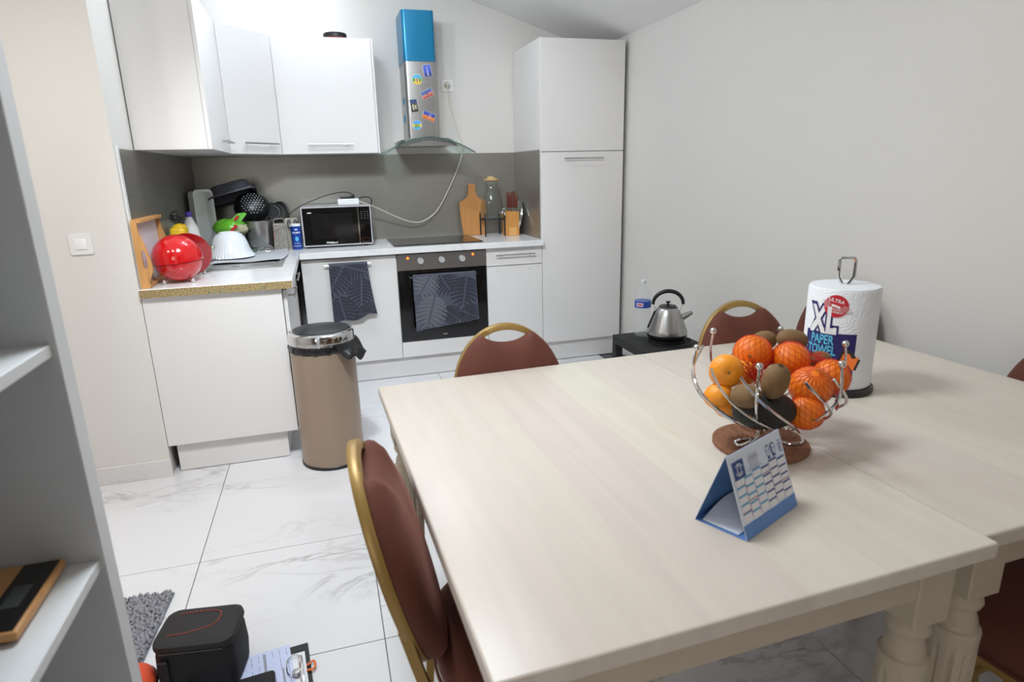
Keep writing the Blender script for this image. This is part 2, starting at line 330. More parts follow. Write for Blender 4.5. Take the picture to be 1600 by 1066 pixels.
def rrect(w, h, r, n=5, cx=0, cy=0):
    pts = []
    for sx, sy, a0 in ((1, 1, 0), (-1, 1, PI / 2), (-1, -1, PI), (1, -1, 1.5 * PI)):
        for i in range(n + 1):
            a = a0 + PI / 2 * i / n; pts.append((cx + sx * (w / 2 - r) + r * math.cos(a), cy + sy * (h / 2 - r) + r * math.sin(a)))
    return pts
def smooth_path(pts, k=6):
    P = [Vector(p) for p in pts]; out = []
    for i in range(len(P) - 1):
        p0 = P[max(i - 1, 0)]; p1 = P[i]; p2 = P[i + 1]; p3 = P[min(i + 2, len(P) - 1)]
        for j in range(k):
            t = j / k; out.append(0.5 * ((2 * p1) + (p2 - p0) * t + (2 * p0 - 5 * p1 + 4 * p2 - p3) * t * t + (3 * p1 - p0 - 3 * p2 + p3) * t ** 3))
    out.append(P[-1]); return out

# ================================================================== SETTING
XL, XR = -1.2246, 1.63; YS = -1.655
def ceil_z(x): return 2.2 + 0.32 * (XR - x)
# floor: sunk grout bed with a tile object for each marble tile
TX, TY = 0.608, 0.604
floor = struct(MB().box(-3.3, XR + 0.1, -6.6, 0.1, -0.1, -0.003).build('floor', M_GROUT))
tile_mb = MB().box(-TX / 2 + 0.0014, TX / 2 - 0.0014, -TY / 2 + 0.0014, TY / 2 - 0.0014, -0.004, 0.0, 0.0006, 1)
tile0 = tile_mb.build('tile', M_TILE, floor); first = True
for i in range(-4, 5):
    for j in range(-8, 4):
        cx = -0.98 + TX * (i + 0.5); cy = -1.85 + TY * (j + 0.5)
        if cx + TX / 2 > XR + 0.2 or cy - TY / 2 > 0.1 or cy + TY / 2 < -6.6: continue
        if cx < -1.5 and cy > -1.4: continue
        t = tile0 if first else tile0.copy()
        if not first: COL.objects.link(t); t.parent = floor
        first = False; t.location = (cx, cy, 0)
struct(MB().box(-1.3, XR + 0.1, 0.0, 0.12, -0.02, 3.3).build('wall_back', M_WALL))
struct(MB().box(XR, XR + 0.12, -6.6, 0.0, -0.02, 3.3).build('wall_right', M_WALL))
struct(MB().box(-3.3, XL, YS, 0.12, -0.02, 4.0).build('wall_left', M_WALL))
# far left wall; unseen rear wall behind the camera, toned dark to cut bounced light
mb = MB()
mb.box(-3.4, -3.3, -6.6, YS, -0.02, 4.0)
struct(mb.build('wall_far_left', M_WALL))
struct(MB().box(-3.4, XR + 0.1, -6.72, -6.6, -0.02, 4.0).build('wall_rear', mat('bounce_cutting_wall_tone', rgb(135, 126, 116), 0.9, noise=0.01)))
mb = MB().prism([(-3.4, ceil_z(-3.4)), (XR + 0.12, ceil_z(XR + 0.12)), (XR + 0.12, ceil_z(XR + 0.12) + 0.1), (-3.4, ceil_z(-3.4) + 0.1)], 6.9, lambda a, b, c: (a, 0.12 - c, b))
struct(mb.build('ceiling', M_CEIL))
# marble skirting on the partition wall and along the right wall
sk = bpy.data.objects.new('baseboard_left', None); COL.objects.link(sk); struct(sk); sk.location = (XL, YS, 0)
x = XL + 0.005
for ln in (0.6, 0.6, 0.6):
    MB().box(x - ln + 0.001, x, YS - 0.012, YS, 0.0, 0.085, 0.001, 1).build('skirting_tile', M_SKIRT, sk, org=sk.location); x -= ln
sk = bpy.data.objects.new('baseboard_right', None); COL.objects.link(sk); struct(sk); sk.location = (XR, -0.6, 0)
y = -0.61
for k in range(8):
    MB().box(XR - 0.012, XR, y - 0.599, y, 0.0, 0.085, 0.001, 1).build('skirting_tile', M_SKIRT, sk, org=sk.location); y -= 0.6

# ================================================================== KITCHEN UNITS
ZU, ZW, HP = 0.850, 0.888, 0.145
def bar_handle(parent, root, p0, p1, out, r=0.005, inset=0.035):
    """bar between p0 and p1 with two feet running along -out"""
    mb = MB(); a, b = Vector(p0), Vector(p1); d = (b - a).normalized(); o = Vector(out)
    mb.tube([a, b], r, 8)
    for q in (a + d * inset, b - d * inset): mb.tube([q, q - o], r * 0.8, 6)
    return sub(parent, root, 'handle', mb, M_HANDLE)
def door(root, x0, x1, z0, z1, y=-0.6, th=0.018, name='door', m=None):
    return part(root, name, MB().box(x0 + 0.0015, x1 - 0.0015, y, y + th, z0 + 0.0015, z1 - 0.0015, 0.0012, 1), m or M_CAB)

# dishwasher behind a front panel, with bar handle
t = thing('dishwasher_unit', 'white fronted built-in dishwasher left of the oven with a bar handle', 'dishwasher', (-0.295, -0.3, 0))
part(t, 'body', MB().box(-0.586, -0.001, -0.581, -0.02, HP, ZU - 0.002), M_CAB)
d = door(t, -0.588, 0.0, HP, ZU - 0.012)
bar_handle(d, t, (-0.45, -0.632, 0.802), (-0.165, -0.632, 0.802), (0, -0.03, 0))
# oven housing
t = thing('oven_unit', 'white oven housing with filler panel under the built-in oven', 'cabinet', (0.3, -0.3, 0))
part(t, 'side_panel', MB().box(0.0, 0.014, -0.581, -0.02, HP, ZU - 0.002), M_CAB); part(t, 'side_panel', MB().box(0.586, 0.6, -0.581, -0.02, HP, ZU - 0.002), M_CAB)
part(t, 'back_panel', MB().box(0.014, 0.586, -0.04, -0.02, HP, ZU - 0.002), M_CAB)
door(t, 0.0, 0.6, HP, 0.252, name='filler_panel')
part(t, 'base_shelf', MB().box(0.014, 0.586, -0.58, -0.04, 0.236, 0.252), M_CAB)
# drawer + door cabinet
t = thing('drawer_cabinet', 'narrow white base cabinet with a top drawer right of the oven', 'cabinet', (0.8, -0.3, 0))
part(t, 'body', MB().box(0.601, 0.999, -0.581, -0.02, HP, ZU - 0.002), M_CAB)
d = door(t, 0.6, 1.0, 0.724, ZU - 0.003, name='drawer'); bar_handle(d, t, (0.662, -0.632, 0.798), (0.938, -0.632, 0.798), (0, -0.03, 0))
d = door(t, 0.6, 1.0, HP, 0.722)
for xx in (0.68, 0.905): sub(d, t, 'screw_hole', MB().lathe([(0.0028, 0), (0.0028, 0.001)], 10, (xx, -0.6, 0.69), Matrix.Rotation(PI / 2, 3, 'X')), M_BLACK)
# tall unit
t = thing('tall_cabinet', 'tall white cabinet with two doors standing against the right wall', 'cabinet', (1.3, -0.3, 0))
part(t, 'body', MB().box(1.0, 1.6, -0.581, -0.01, HP, 2.162, 0.001, 1), M_CAB)
door(t, 1.0, 1.6, 1.464, 2.162)
d = door(t, 1.0, 1.6, HP, 1.462); bar_handle(d, t, (1.155, -0.632, 1.418), (1.438, -0.632, 1.418), (0, -0.03, 0))
for yy in (-0.48, -0.12): part(t, 'cam_cover', MB().lathe([(0.005, 0), (0.005, 0.001)], 10, (1.0, yy, 2.13), Matrix.Rotation(-PI / 2, 3, 'Y')), M_CABEDGE)
# plinths
tag(MB().box(-0.58, 0.998, -0.567, -0.55, 0.004, HP - 0.001, 0.001, 1).build('plinth', M_CAB, org=(0.2, -0.56, 0)), 'white plinth board under the dishwasher and oven units', 'plinth')
tag(MB().box(1.002, 1.6, -0.567, -0.55, 0.004, HP - 0.001, 0.001, 1).build('plinth', M_CAB, org=(1.3, -0.56, 0)), 'white plinth board under the tall cabinet', 'plinth')
# left run: sink cabinet with end panel
YE = -1.652
t = thing('sink_cabinet', 'white sink cabinet with closed end panel facing the dining table', 'cabinet', (-0.93, -1.0, 0))
part(t, 'end_panel', MB().box(XL + 0.002, -0.645, YE, YE + 0.018, HP, ZU - 0.001, 0.001, 1), M_CAB)
part(t, 'body', MB().box(XL + 0.01, -0.645, YE + 0.019, -0.02, HP, ZU - 0.001), M_CABEDGE)
ys = [YE + 0.022, -1.15, -0.64]
for k in range(2):
    d = part(t, 'door', MB().box(-0.643, -0.625, ys[k] + 0.0015, ys[k + 1] - 0.0015, HP, ZU - 0.014, 0.0012, 1), M_CAB)
    a, b = (ys[k] + 0.06, ys[k] + 0.34)
    bar_handle(d, t, (-0.594, a, 0.795), (-0.594, b, 0.795), (0.03, 0, 0))
tag(MB().box(XL + 0.03, -0.70, YE + 0.03, YE + 0.045, 0.004, HP - 0.001).box(-0.715, -0.70, YE + 0.045, -0.62, 0.004, HP - 0.001).build('plinth', M_CAB, org=(-0.93, -1.5, 0)), 'white corner plinth board under the sink cabinet', 'plinth')

# worktops
wt = thing('sink_worktop', 'white marble-look worktop of the sink run with raw chipboard end', 'worktop', (-0.9, -0.9, ZU))
part(wt, 'slab', MB().box(XL + 0.001, -0.592, -1.673, -0.001, ZU, ZW, 0.002, 1), M_WTOP)
part(wt, 'raw_edge', MB().box(XL + 0.003, -0.594, -1.6745, -1.6725, ZU + 0.001, ZW - 0.002), M_CHIP)['label'] = 'unfinished chipboard end'
M_TEAL = mat('teal_chips', rgb(60, 140, 130), 0.7)
random.seed(3)
for k in range(9):
    cx = random.choice([-0.93, -0.9, -0.97, -0.7, -0.72, -0.91]) + random.uniform(-.02, .02); cz = random.uniform(ZU + 0.008, ZW - 0.01)
    part(wt, 'teal_fleck', MB().add([(cx + random.uniform(.002, .005) * math.cos(a), -1.6748, cz + random.uniform(.002, .004) * math.sin(a)) for a in (0, 1.2, 2.4, 3.6, 4.9)], [(0, 1, 2, 3, 4)]), M_TEAL, smooth=False)
tag(MB().box(-0.590, 0.998, -0.645, -0.001, ZU, ZW, 0.002, 1).build('stove_worktop', M_WTOP, org=(0.2, -0.3, ZU)), 'white marble-look worktop carrying the microwave and hob', 'worktop')

# splashbacks
tag(MB().box(XL + 0.0008, XL + 0.006, -1.60, -0.008, ZW, 1.478, 0.0005, 1).build('splashback', M_SPLASH, org=(XL, -0.8, ZW)), 'grey metal splashback on the left wall behind the sink', 'splashback')
tag(MB().box(XL + 0.0008, XL + 0.007, -1.63, -1.601, ZW, 1.49, 0.0005, 1).build('edge_trim', M_WHITEP, org=(XL, -1.615, ZW)), 'white edge strip at the end of the left splashback', 'trim')
tag(MB().box(XL + 0.007, 0.018, -0.006, -0.0008, ZW, 1.478, 0.0005, 1).build('splashback', M_SPLASH, org=(-0.6, 0, ZW)), 'grey metal splashback on the back wall behind the microwave', 'splashback')
tag(MB().box(0.020, 0.992, -0.006, -0.0008, ZW, 1.478, 0.0005, 1).build('splashback', M_SPLASH, org=(0.5, 0, ZW)), 'grey metal splashback on the back wall behind the hob', 'splashback')
tag(MB().box(0.993, 0.9995, -0.575, -0.007, ZW, 1.478, 0.0005, 1).build('splashback', M_SPLASH, org=(0.996, -0.3, ZW)), 'grey metal splashback on the side of the tall cabinet', 'splashback')

# upper cabinets
ZB, ZT = 1.48, 2.163
t = thing('wall_cabinet', 'white wall cabinet above the sink with plain end panel', 'cabinet', (-1.06, -1.0, ZB))
part(t, 'body', MB().box(XL + 0.004, -0.912, -1.345, -0.664, ZB, ZT, 0.001, 1), M_CAB)
d = part(t, 'door', MB().box(-0.911, -0.893, -1.345, -0.664, ZB, ZT, 0.001, 1), M_CAB)
bar_handle(d, t, (-0.862, -0.99, 1.535), (-0.862, -0.72, 1.535), (0.03, 0, 0))
t = thing('corner_wall_cabinet', 'white corner wall cabinet with slanted door', 'cabinet', (-0.95, -0.35, ZB))
poly = [(XL + 0.004, -0.003), (XL + 0.004, -0.662), (-0.90, -0.662), (-0.645, -0.362), (-0.64, -0.003)]
part(t, 'body', MB().prism(poly, ZT - ZB, lambda a, b, c: (a, b, ZB + c)), M_CAB)
A = Vector((-0.899, -0.664, 0)); B = Vector((-0.638, -0.366, 0)); dd = (B - A).normalized(); nn = Vector((dd.y, -dd.x, 0))
mb = MB().prism([(0.002, ZB), ((B - A).length - 0.002, ZB), ((B - A).length - 0.002, ZT), (0.002, ZT)], 0.010, lambda a, b, c: tuple(A + dd * a + nn * c + Vector((0, 0, b))))
d = part(t, 'door', mb, M_CAB)
hz = Vector((0, 0, 1.54)); o_ = nn * 0.046
bar_handle(d, t, A + dd * 0.08 + o_ + hz, A + dd * 0.34 + o_ + hz, tuple(nn * 0.03))
t = thing('wall_cabinet', 'white wall cabinet beside the hood with a black lid on top', 'cabinet', (-0.33, -0.2, ZB))
part(t, 'body', MB().box(-0.632, -0.026, -0.345, -0.003, ZB, ZT, 0.001, 1), M_CAB)
d = part(t, 'door', MB().box(-0.631, -0.040, -0.364, -0.346, ZB, ZT, 0.001, 1), M_CAB)
part(t, 'filler_strip', MB().box(-0.038, -0.026, -0.362, -0.346, ZB, ZT, 0.001, 1), M_CAB)
bar_handle(d, t, (-0.472, -0.395, 1.535), (-0.193, -0.395, 1.535), (0, -0.03, 0))
t = thing('tin_lid', 'small round black tin on top of the wall cabinet', 'tin', (-0.245, -0.28, ZT))
part(t, 'tin', MB().lathe([(0.066, ZT), (0.068, ZT + 0.004), (0.068, ZT + 0.018), (0.064, ZT + 0.02)], 32, (-0.245, -0.28, 0)), mat('dark_red_tin', rgb(120, 60, 60), 0.4))
part(t, 'lid', MB().lathe([(0.071, ZT + 0.012), (0.072, ZT + 0.03), (0.068, ZT + 0.036), (0.0, ZT + 0.036)], 32, (-0.245, -0.28, 0)), M_BLACK)

# ================================================================== OVEN, HOB, HOOD
t = thing('oven', 'built-in black glass oven with steel control panel and two orange lights', 'oven', (0.3, -0.35, 0.252))
part(t, 'body', MB().box(0.02, 0.58, -0.58, -0.06, 0.256, 0.842), M_BLACKMAT)
p_ = part(t, 'control_panel', MB().box(0.003, 0.597, -0.604, -0.581, 0.733, 0.838, 0.0015, 1), M_STEEL)
part(t, 'top_gap_strip', MB().box(0.003, 0.597, -0.597, -0.581, 0.839, 0.848), M_BLACK)
d = part(t, 'door', MB().box(0.003, 0.597, -0.603, -0.581, 0.256, 0.73, 0.0015, 1), M_BLACKGLASS)
sub(d, t, 'inner_window', MB().box(0.07, 0.53, -0.6036, -0.603, 0.33, 0.62), mat('oven_window', rgb(9, 9, 10), 0.03, noise=0))
sub(d, t, 'handle', MB().tube([(0.075, -0.603, 0.69), (0.075, -0.635, 0.69), (0.525, -0.635, 0.69), (0.525, -0.603, 0.69)], 0.008, 8), M_BLACK)
M_KNOB = mat('silver_knob', rgb(205, 205, 204), 0.35, 0.4)
RX = Matrix.Rotation(PI / 2, 3, 'X')
for xx in (0.155, 0.295, 0.433):
    k = sub(p_, t, 'knob', MB().lathe([(0.021, 0), (0.0205, 0.014), (0.019, 0.022), (0.0, 0.022)], 24, (xx, -0.604, 0.793), RX), M_KNOB)
    sub(p_, t, 'tick_marks', MB().add([(xx + (0.026 + 0.004 * s) * math.cos(a) + 0.0012 * c * -math.sin(a), -0.6043, 0.793 + (0.026 + 0.004 * s) * math.sin(a) + 0.0012 * c * math.cos(a)) for a in [i * PI / 4 for i in range(8)] for s, c in ((0, -1), (1, -1), (1, 1), (0, 1))], [(4 * i, 4 * i + 1, 4 * i + 2, 4 * i + 3) for i in range(8)]), M_BLACK, smooth=False)
for xx, zz in ((0.074, 0.814), (0.508, 0.816)): sub(p_, t, 'indicator_light', MB().ball((xx, -0.605, zz), (0.008, 0.004, 0.008), 12, 8), M_LED)
sub(d, t, 'brand_plate', MB().box(0.28, 0.31, -0.6038, -0.603, 0.283, 0.289), M_HANDLE)
hb = thing('hob', 'black glass ceramic hob set into the worktop over the oven', 'hob', (0.29, -0.32, ZW))
part(hb, 'glass_top', MB().box(-0.005, 0.592, -0.565, -0.085, ZW + 0.0004, ZW + 0.007, 0.001, 1), M_BLACKGLASS)
M_RING = mat('hob_ring_print', rgb(48, 48, 50), 0.2)
for xx, yy, r in ((0.14, -0.43, .09), (0.45, -0.43, .07), (0.14, -0.2, .07), (0.45, -0.2, .09)):
    part(hb, 'cooking_zone_ring', MB().prism_hole([(r * math.cos(a * PI / 16), r * math.sin(a * PI / 16)) for a in range(32)], [((r - .002) * math.cos(a * PI / 16), (r - .002) * math.sin(a * PI / 16)) for a in range(32)], 0.0003, lambda a, b, c: (xx + a, yy + b, ZW + 0.007 + c)), M_RING)

hd = thing('extractor_hood', 'steel extractor hood with curved glass canopy and blue film on its chimney', 'extractor hood', (0.283, 0.0, 1.53))
HX = 0.282
def ushape(w, d, r): # rounded front box outline
    pts = [(-w / 2, 0.0), (-w / 2, -d + r)]
    for i in range(1, 7): a = PI + PI / 2 * i / 6; pts.append((-w / 2 + r + r * math.cos(a), -d + r + r * math.sin(a)))
    for i in range(0, 7): a = 1.5 * PI + PI / 2 * i / 6; pts.append((w / 2 - r + r * math.cos(a), -d + r + r * math.sin(a)))
    pts.append((w / 2, 0.0)); return pts
part(hd, 'chimney_lower', MB().prism(ushape(0.205, 0.262, 0.02), 0.5, lambda a, b, c: (HX + a, b - 0.001, 1.56 + c)), M_STEEL)
part(hd, 'chimney_upper', MB().prism(ushape(0.212, 0.268, 0.022), 0.305, lambda a, b, c: (HX + a, b - 0.001, 2.055 + c)), M_BLUEFILM)['label'] = 'upper duct under blue protective film'
part(hd, 'film_remnant', MB().box(HX - 0.1085, HX - 0.1030, -0.15, -0.13, 1.80, 1.84).box(HX - 0.1085, HX - 0.1030, -0.13, -0.115, 1.68, 1.73), M_BLUEFILM)
part(hd, 'body', MB().prism([(-0.17, 0), (-0.17, -0.40), (-0.15, -0.435), (0.15, -0.435), (0.17, -0.40), (0.17, 0)], 0.035, lambda a, b, c: (HX + a, b - 0.002, 1.522 + c * (1 - 0.0))), M_STEEL)
bdy = part(hd, 'control_strip', MB().prism([(-0.19, 0), (0.19, 0), (0.13, 0.05), (-0.13, 0.05)], 0.02, lambda a, b, c: (HX + a, -0.437 - c, 1.515 + b)), M_STEEL)
for k in range(5): sub(bdy, hd, 'button', MB().lathe([(0.006, 0), (0.005, 0.004), (0, 0.004)], 12, (HX - 0.044 + 0.022 * k, -0.457, 1.543), RX), M_HANDLE)
def gl(u, v):
    a = (u - 0.5) * 2; return (HX + 0.298 * a, -0.012 - 0.478 * v, 1.568 - 0.098 * (abs(a) ** 1.9))
part(hd, 'glass_canopy', MB().grid(gl, 32, 8, 0.006), M_HOODGLASS)
def gle(u, v):
    p = gl(u, 1.0); return (p[0], p[1] - 0.0006 - 0.001 * v, p[2] + 0.0005 - 0.007 * v)
part(hd, 'glass_edge', MB().grid(gle, 32, 1, 0.001), mat('dark_green_glass_edge', rgb(60, 82, 78), 0.1))
part(hd, 'loose_wire', MB().tube(smooth_path([(HX + 0.104, -0.1, 1.72), (HX + 0.115, -0.09, 1.68), (HX + 0.118, -0.08, 1.62), (HX + 0.125, -0.08, 1.60), (HX + 0.13, -0.08, 1.615)]), 0.002, 5), M_WHITEP)

# fridge magnets on the chimney
def magnet(kind, x, z, rot, w, h, label, cols):
    y = -0.2645; R = Matrix.Rotation(-rot, 3, 'Y'); C = Vector((x, y, z))
    t = thing('fridge_magnet', label, 'magnet', (x, y, z), group='souvenir magnets on the hood')
    fn = lambda off: (lambda a, b, c: tuple(C + R @ Vector((a, -off - c, b))))
    if kind == 'round':
        pl = [(w / 2 * math.cos(2 * PI * i / 28), h / 2 * math.sin(2 * PI * i / 28)) for i in range(28)]
        part(t, 'base', MB().prism(pl, 0.004, fn(0)), M_WHITEP)
        clip = lambda z_: math.sqrt(max(0, (w / 2 - .002) ** 2 - z_ ** 2))
        bands = [(-h / 2 + .002, -h * .2, cols[0]), (-h * .2, h * .1, cols[1]), (h * .1, h / 2 - .002, cols[2])]
        for i, (b0, b1, c) in enumerate(bands):
            pts = [(clip(b0 + (b1 - b0) * k / 6), b0 + (b1 - b0) * k / 6) for k in range(7)] + [(-clip(b1 - (b1 - b0) * k / 6), b1 - (b1 - b0) * k / 6) for k in range(7)]
            part(t, 'picture_band', MB().prism(pts, 0.0006, fn(0.004)), c)
        for i in range(5): part(t, 'picture_tower', MB().prism(rrect(w * .08, h * (.2 + .08 * ((i * 3) % 4)), .002, 2, -w * .25 + i * w * .12, -h * .08), 0.0005, fn(0.0047)), cols[3 + i % 2])
    else:
        part(t, 'base', MB().prism(rrect(w, h, 0.003, 3), 0.004, fn(0)), M_WHITEP)
        n = len(cols) - 2
        for i in range(n): part(t, 'picture_band', MB().prism(rrect(w - .003, (h - .003) / n, .0005, 1, 0, -h / 2 + .0015 + (h - .003) / n * (i + .5)), 0.0005, fn(0.004)), cols[i])
        if kind == 'tower': part(t, 'picture_tower', MB().prism([(-.004, -h * .4), (.004, -h * .4), (.002, h * .2), (0, h * .42), (-.002, h * .2)], 0.0006, fn(0.0046)), cols[-1])
        elif kind == 'city':
            for i in range(5): part(t, 'picture_tower', MB().prism(rrect(w * .1, h * (.3 + .1 * ((i * 2) % 3)), .001, 1, -w * .3 + i * w * .15, -h * .12), 0.0005, fn(0.0046)), cols[-1 - (i % 2)])
        elif kind == 'wheel':
            part(t, 'picture_wheel', MB().prism_hole([(.009 * math.cos(i * PI / 8), .009 * math.sin(i * PI / 8)) for i in range(16)], [(.006 * math.cos(i * PI / 8), .006 * math.sin(i * PI / 8)) for i in range(16)], 0.0006, fn(0.0046)), cols[-1])
        elif kind == 'bridge':
            for dx in (.004, .012): part(t, 'picture_tower', MB().prism(rrect(.002, h * .7, .0005, 1, dx, 0), 0.0006, fn(0.0046)), cols[-1])
P = lambda n, r, g, b: mat('magnet_' + n, rgb(r, g, b), 0.35)
magnet('tower', 0.327, 1.997, math.radians(8), 0.053, 0.074, 'blue night tower magnet, uppermost on the hood', [P('nightblue', 60, 70, 140), P('blue', 70, 90, 190), P('blue2', 80, 100, 200), P('nightblue', 0, 0, 0), P('paleglow', 200, 205, 235)])
magnet('round', 0.256, 1.943, 0, 0.068, 0.068, 'round city skyline magnet, upper of the two round ones', [P('yellow', 230, 190, 60), P('green', 90, 170, 70), P('sky', 90, 180, 225), P('redroof', 200, 60, 50), P('cream', 235, 225, 190)])
magnet('wheel', 0.317, 1.855, math.radians(26), 0.082, 0.05, 'tilted pink sunset magnet with a wheel, in the middle of the hood', [P('brick', 175, 80, 60), P('pink', 205, 130, 120), P('dusk', 110, 110, 165), P('steelblue', 70, 110, 170), P('x', 0, 0, 0), P('darkgrey', 60, 50, 60)])
magnet('city', 0.226, 1.78, math.radians(8), 0.05, 0.082, 'dark photo magnet with pale towers at the left edge of the hood', [P('black', 30, 28, 30), P('brown', 80, 70, 60), P('dkblue', 60, 80, 120), P('cream', 0, 0, 0), P('grey', 150, 145, 130)])
magnet('bridge', 0.320, 1.713, math.radians(-20), 0.084, 0.05, 'orange and blue sunset bridge magnet on the hood', [P('orange', 205, 100, 40), P('orange2', 225, 130, 60), P('violet', 90, 80, 150), P('deepblue', 40, 80, 175), P('x', 0, 0, 0), P('paleglow', 0, 0, 0)])
magnet('round', 0.238, 1.658, 0, 0.064, 0.064, 'round beach magnet with palm, lower of the two round ones', [P('aqua', 70, 170, 220), P('sand', 225, 190, 90), P('skyblue', 80, 165, 225), P('green', 0, 0, 0), P('palm', 50, 120, 60)])

# wall socket, plug and white cable to power strip
t = thing('wall_socket', 'white wall socket to the right of the hood', 'socket', (0.506, 0, 1.94))
part(t, 'plate', MB().prism(rrect(0.084, 0.08, 0.006), 0.009, lambda a, b, c: (0.508 + a, -c, 1.94 + b)), M_WHITEP)
part(t, 'well', MB().lathe([(0.021, 0), (0.023, 0.002), (0.0, 0.002)], 24, (0.508, -0.009, 1.94), RX), M_CABEDGE)
strip = thing('power_strip', 'white power strip lying on top of the microwave with its cable', 'power strip', (-0.25, -0.27, 1.152))
part(strip, 'housing', MB().box(-0.325, -0.185, -0.30, -0.245, 1.1525, 1.193, 0.006, 3), M_WHITEP)
part(strip, 'cable', MB().tube(smooth_path([(0.499, -0.045, 1.935), (0.512, -0.03, 1.826), (0.551, -0.03, 1.675), (0.592, -0.03, 1.529), (0.567, -0.03, 1.409), (0.472, -0.03, 1.216), (0.377, -0.04, 1.073), (0.264, -0.07, 1.006), (0.167, -0.1, 1.012), (0.052, -0.14, 1.06), (-0.081, -0.2, 1.13), (-0.188, -0.262, 1.175)]), 0.0042, 6), mat('cream_cable', rgb(222, 216, 200), 0.5))
part(strip, 'plug', MB().lathe([(0.019, 0), (0.02, 0.02), (0.014, 0.036), (0.006, 0.045), (0, 0.045)], 20, (0.503, -0.011, 1.943), RX), mat('cream_plug', rgb(214, 206, 190), 0.45))
t = thing('black_adapter', 'black plug with a long thin cord in the power strip', 'plug', (-0.26, -0.27, 1.193))
part(t, 'plug_body', MB().box(-0.305, -0.225, -0.292, -0.252, 1.1935, 1.209, 0.005, 2).box(-0.232, -0.212, -0.28, -0.262, 1.1935, 1.222, 0.004, 2), M_BLACK)
part(t, 'cord', MB().tube(smooth_path([(-0.69, -0.15, 1.06), (-0.66, -0.2, 1.09), (-0.563, -0.15, 1.151), (-0.412, -0.13, 1.208), (-0.3, -0.15, 1.232), (-0.24, -0.2, 1.228), (-0.222, -0.265, 1.215)]), 0.0028, 6), M_BLACK)

# ================================================================== MICROWAVE
t = thing('microwave', 'black and silver microwave oven on the worktop corner', 'microwave', (-0.342, -0.24, ZW))
x0, x1, yf, z0, z1 = -0.562, -0.122, -0.400, 0.900, 1.152
part(t, 'housing', MB().box(x0, x1, yf + 0.012, -0.07, z0, z1, 0.004, 2), mat('silver_housing', rgb(185, 185, 192), 0.35, 0.6))
part(t, 'front_frame', MB().prism_hole(rrect(x1 - x0, z1 - z0, 0.008, 4), rrect(x1 - x0 - 0.014, z1 - z0 - 0.014, 0.004, 4), 0.012, lambda a, b, c: ((x0 + x1) / 2 + a, yf + c, (z0 + z1) / 2 + b)), mat('silver_frame', rgb(215, 215, 222), 0.25, 0.4))
xs = -0.205
d = part(t, 'door', MB().box(x0 + 0.0075, xs - 0.004, yf + 0.002, yf + 0.014, z0 + 0.0075, z1 - 0.0075, 0.0015, 1), M_BLACKGLASS)
sub(d, t, 'window', MB().box(x0 + 0.06, xs - 0.04, yf + 0.0012, yf + 0.002, z0 + 0.045, z1 - 0.045), mat('mw_window', rgb(24, 24, 25), 0.08, noise=0.02))
part(t, 'divider', MB().box(xs - 0.0035, xs + 0.0025, yf - 0.001, yf + 0.012, z0 + 0.007, z1 - 0.007), M_CHROME)
cp = part(t, 'control_panel', MB().box(xs + 0.003, x1 - 0.0075, yf + 0.002, yf + 0.014, z0 + 0.0075, z1 - 0.0075, 0.0015, 1), M_BLACKGLASS)
M_GREYPRINT = mat('grey_print', rgb(120, 120, 125), 0.5)
xc = (xs + x1) / 2 - 0.002
for i in range(3):
    for j in range(4):
        sub(cp, t, 'key_mark', MB().box(xc - 0.022 + i * 0.02, xc - 0.014 + i * 0.02, yf + 0.0014, yf + 0.002, 1.11 - j * 0.014, 1.113 - j * 0.014), M_GREYPRINT)
sub(cp, t, 'dial', MB().lathe([(0.02, 0), (0.019, 0.006), (0.0, 0.006)], 24, (xc, yf + 0.002, 0.995), RX), M_BLACKGLASS)
sub(cp, t, 'button', MB().prism_hole(rrect(0.05, 0.03, 0.004, 3), rrect(0.042, 0.022, 0.003, 3), 0.003, lambda a, b, c: (xc + a, yf - c + 0.002, 0.928 + b)), M_CHROME)
sub(d, t, 'brand_lettering', text_mb('Whirlpool', 0.017, lambda a, b: (-0.385 + a, yf + 0.0008, 0.921 + b), bold=0.0004), M_WPRINT, smooth=False)
sub(d, t, 'display_mark', MB().box(-0.523, -0.498, yf + 0.0014, yf + 0.002, 1.112, 1.118), M_WPRINT)
for xx in (x0 + 0.04, x1 - 0.04):
    for yy in (yf + 0.05, -0.11): part(t, 'foot', MB().lathe([(0.012, ZW), (0.012, 0.9005)], 12, (xx, yy, 0)), M_BLACK)

part(t, 'power_cord', MB().tube(smooth_path([(-0.195, -0.235, 1.17), (-0.17, -0.23, 1.195), (-0.12, -0.20, 1.196), (-0.095, -0.18, 1.175), (-0.10, -0.12, 1.13), (-0.105, -0.03, 1.05), (-0.095, -0.03, 0.99), (-0.10, -0.04, 0.93)]), 0.0034, 6), M_BLACK)

# ================================================================== RIGHT OF HOB
t = thing('cutting_board', 'wooden cutting board with handle leaning on the grey splashback', 'cutting board', (0.64, -0.06, ZW))
half = [(0.083, 0.0), (0.091, 0.07), (0.098, 0.16), (0.099, 0.235), (0.094, 0.248), (0.06, 0.262), (0.04, 0.278), (0.03, 0.30), (0.026, 0.33), (0.025, 0.368), (0.02, 0.374)]
pl = [(a, b) for a, b in half] + [(-a, b) for a, b in half[::-1]]
lean = math.radians(7)
fnb = lambda a, b, c: (0.648 + a, -0.068 + math.sin(lean) * b - math.cos(lean) * c, ZW + math.cos(lean) * b + math.sin(lean) * c)
part(t, 'board', MB().prism(pl, 0.016, fnb), M_BOARD, ang=0.4)
part(t, 'hanging_hole', MB().prism([(0.004 * math.cos(i * PI / 6), 0.352 + 0.003 * math.sin(i * PI / 6)) for i in range(12)], 0.0008, lambda a, b, c: fnb(a, b, 0.016 + c)), M_BLACK)

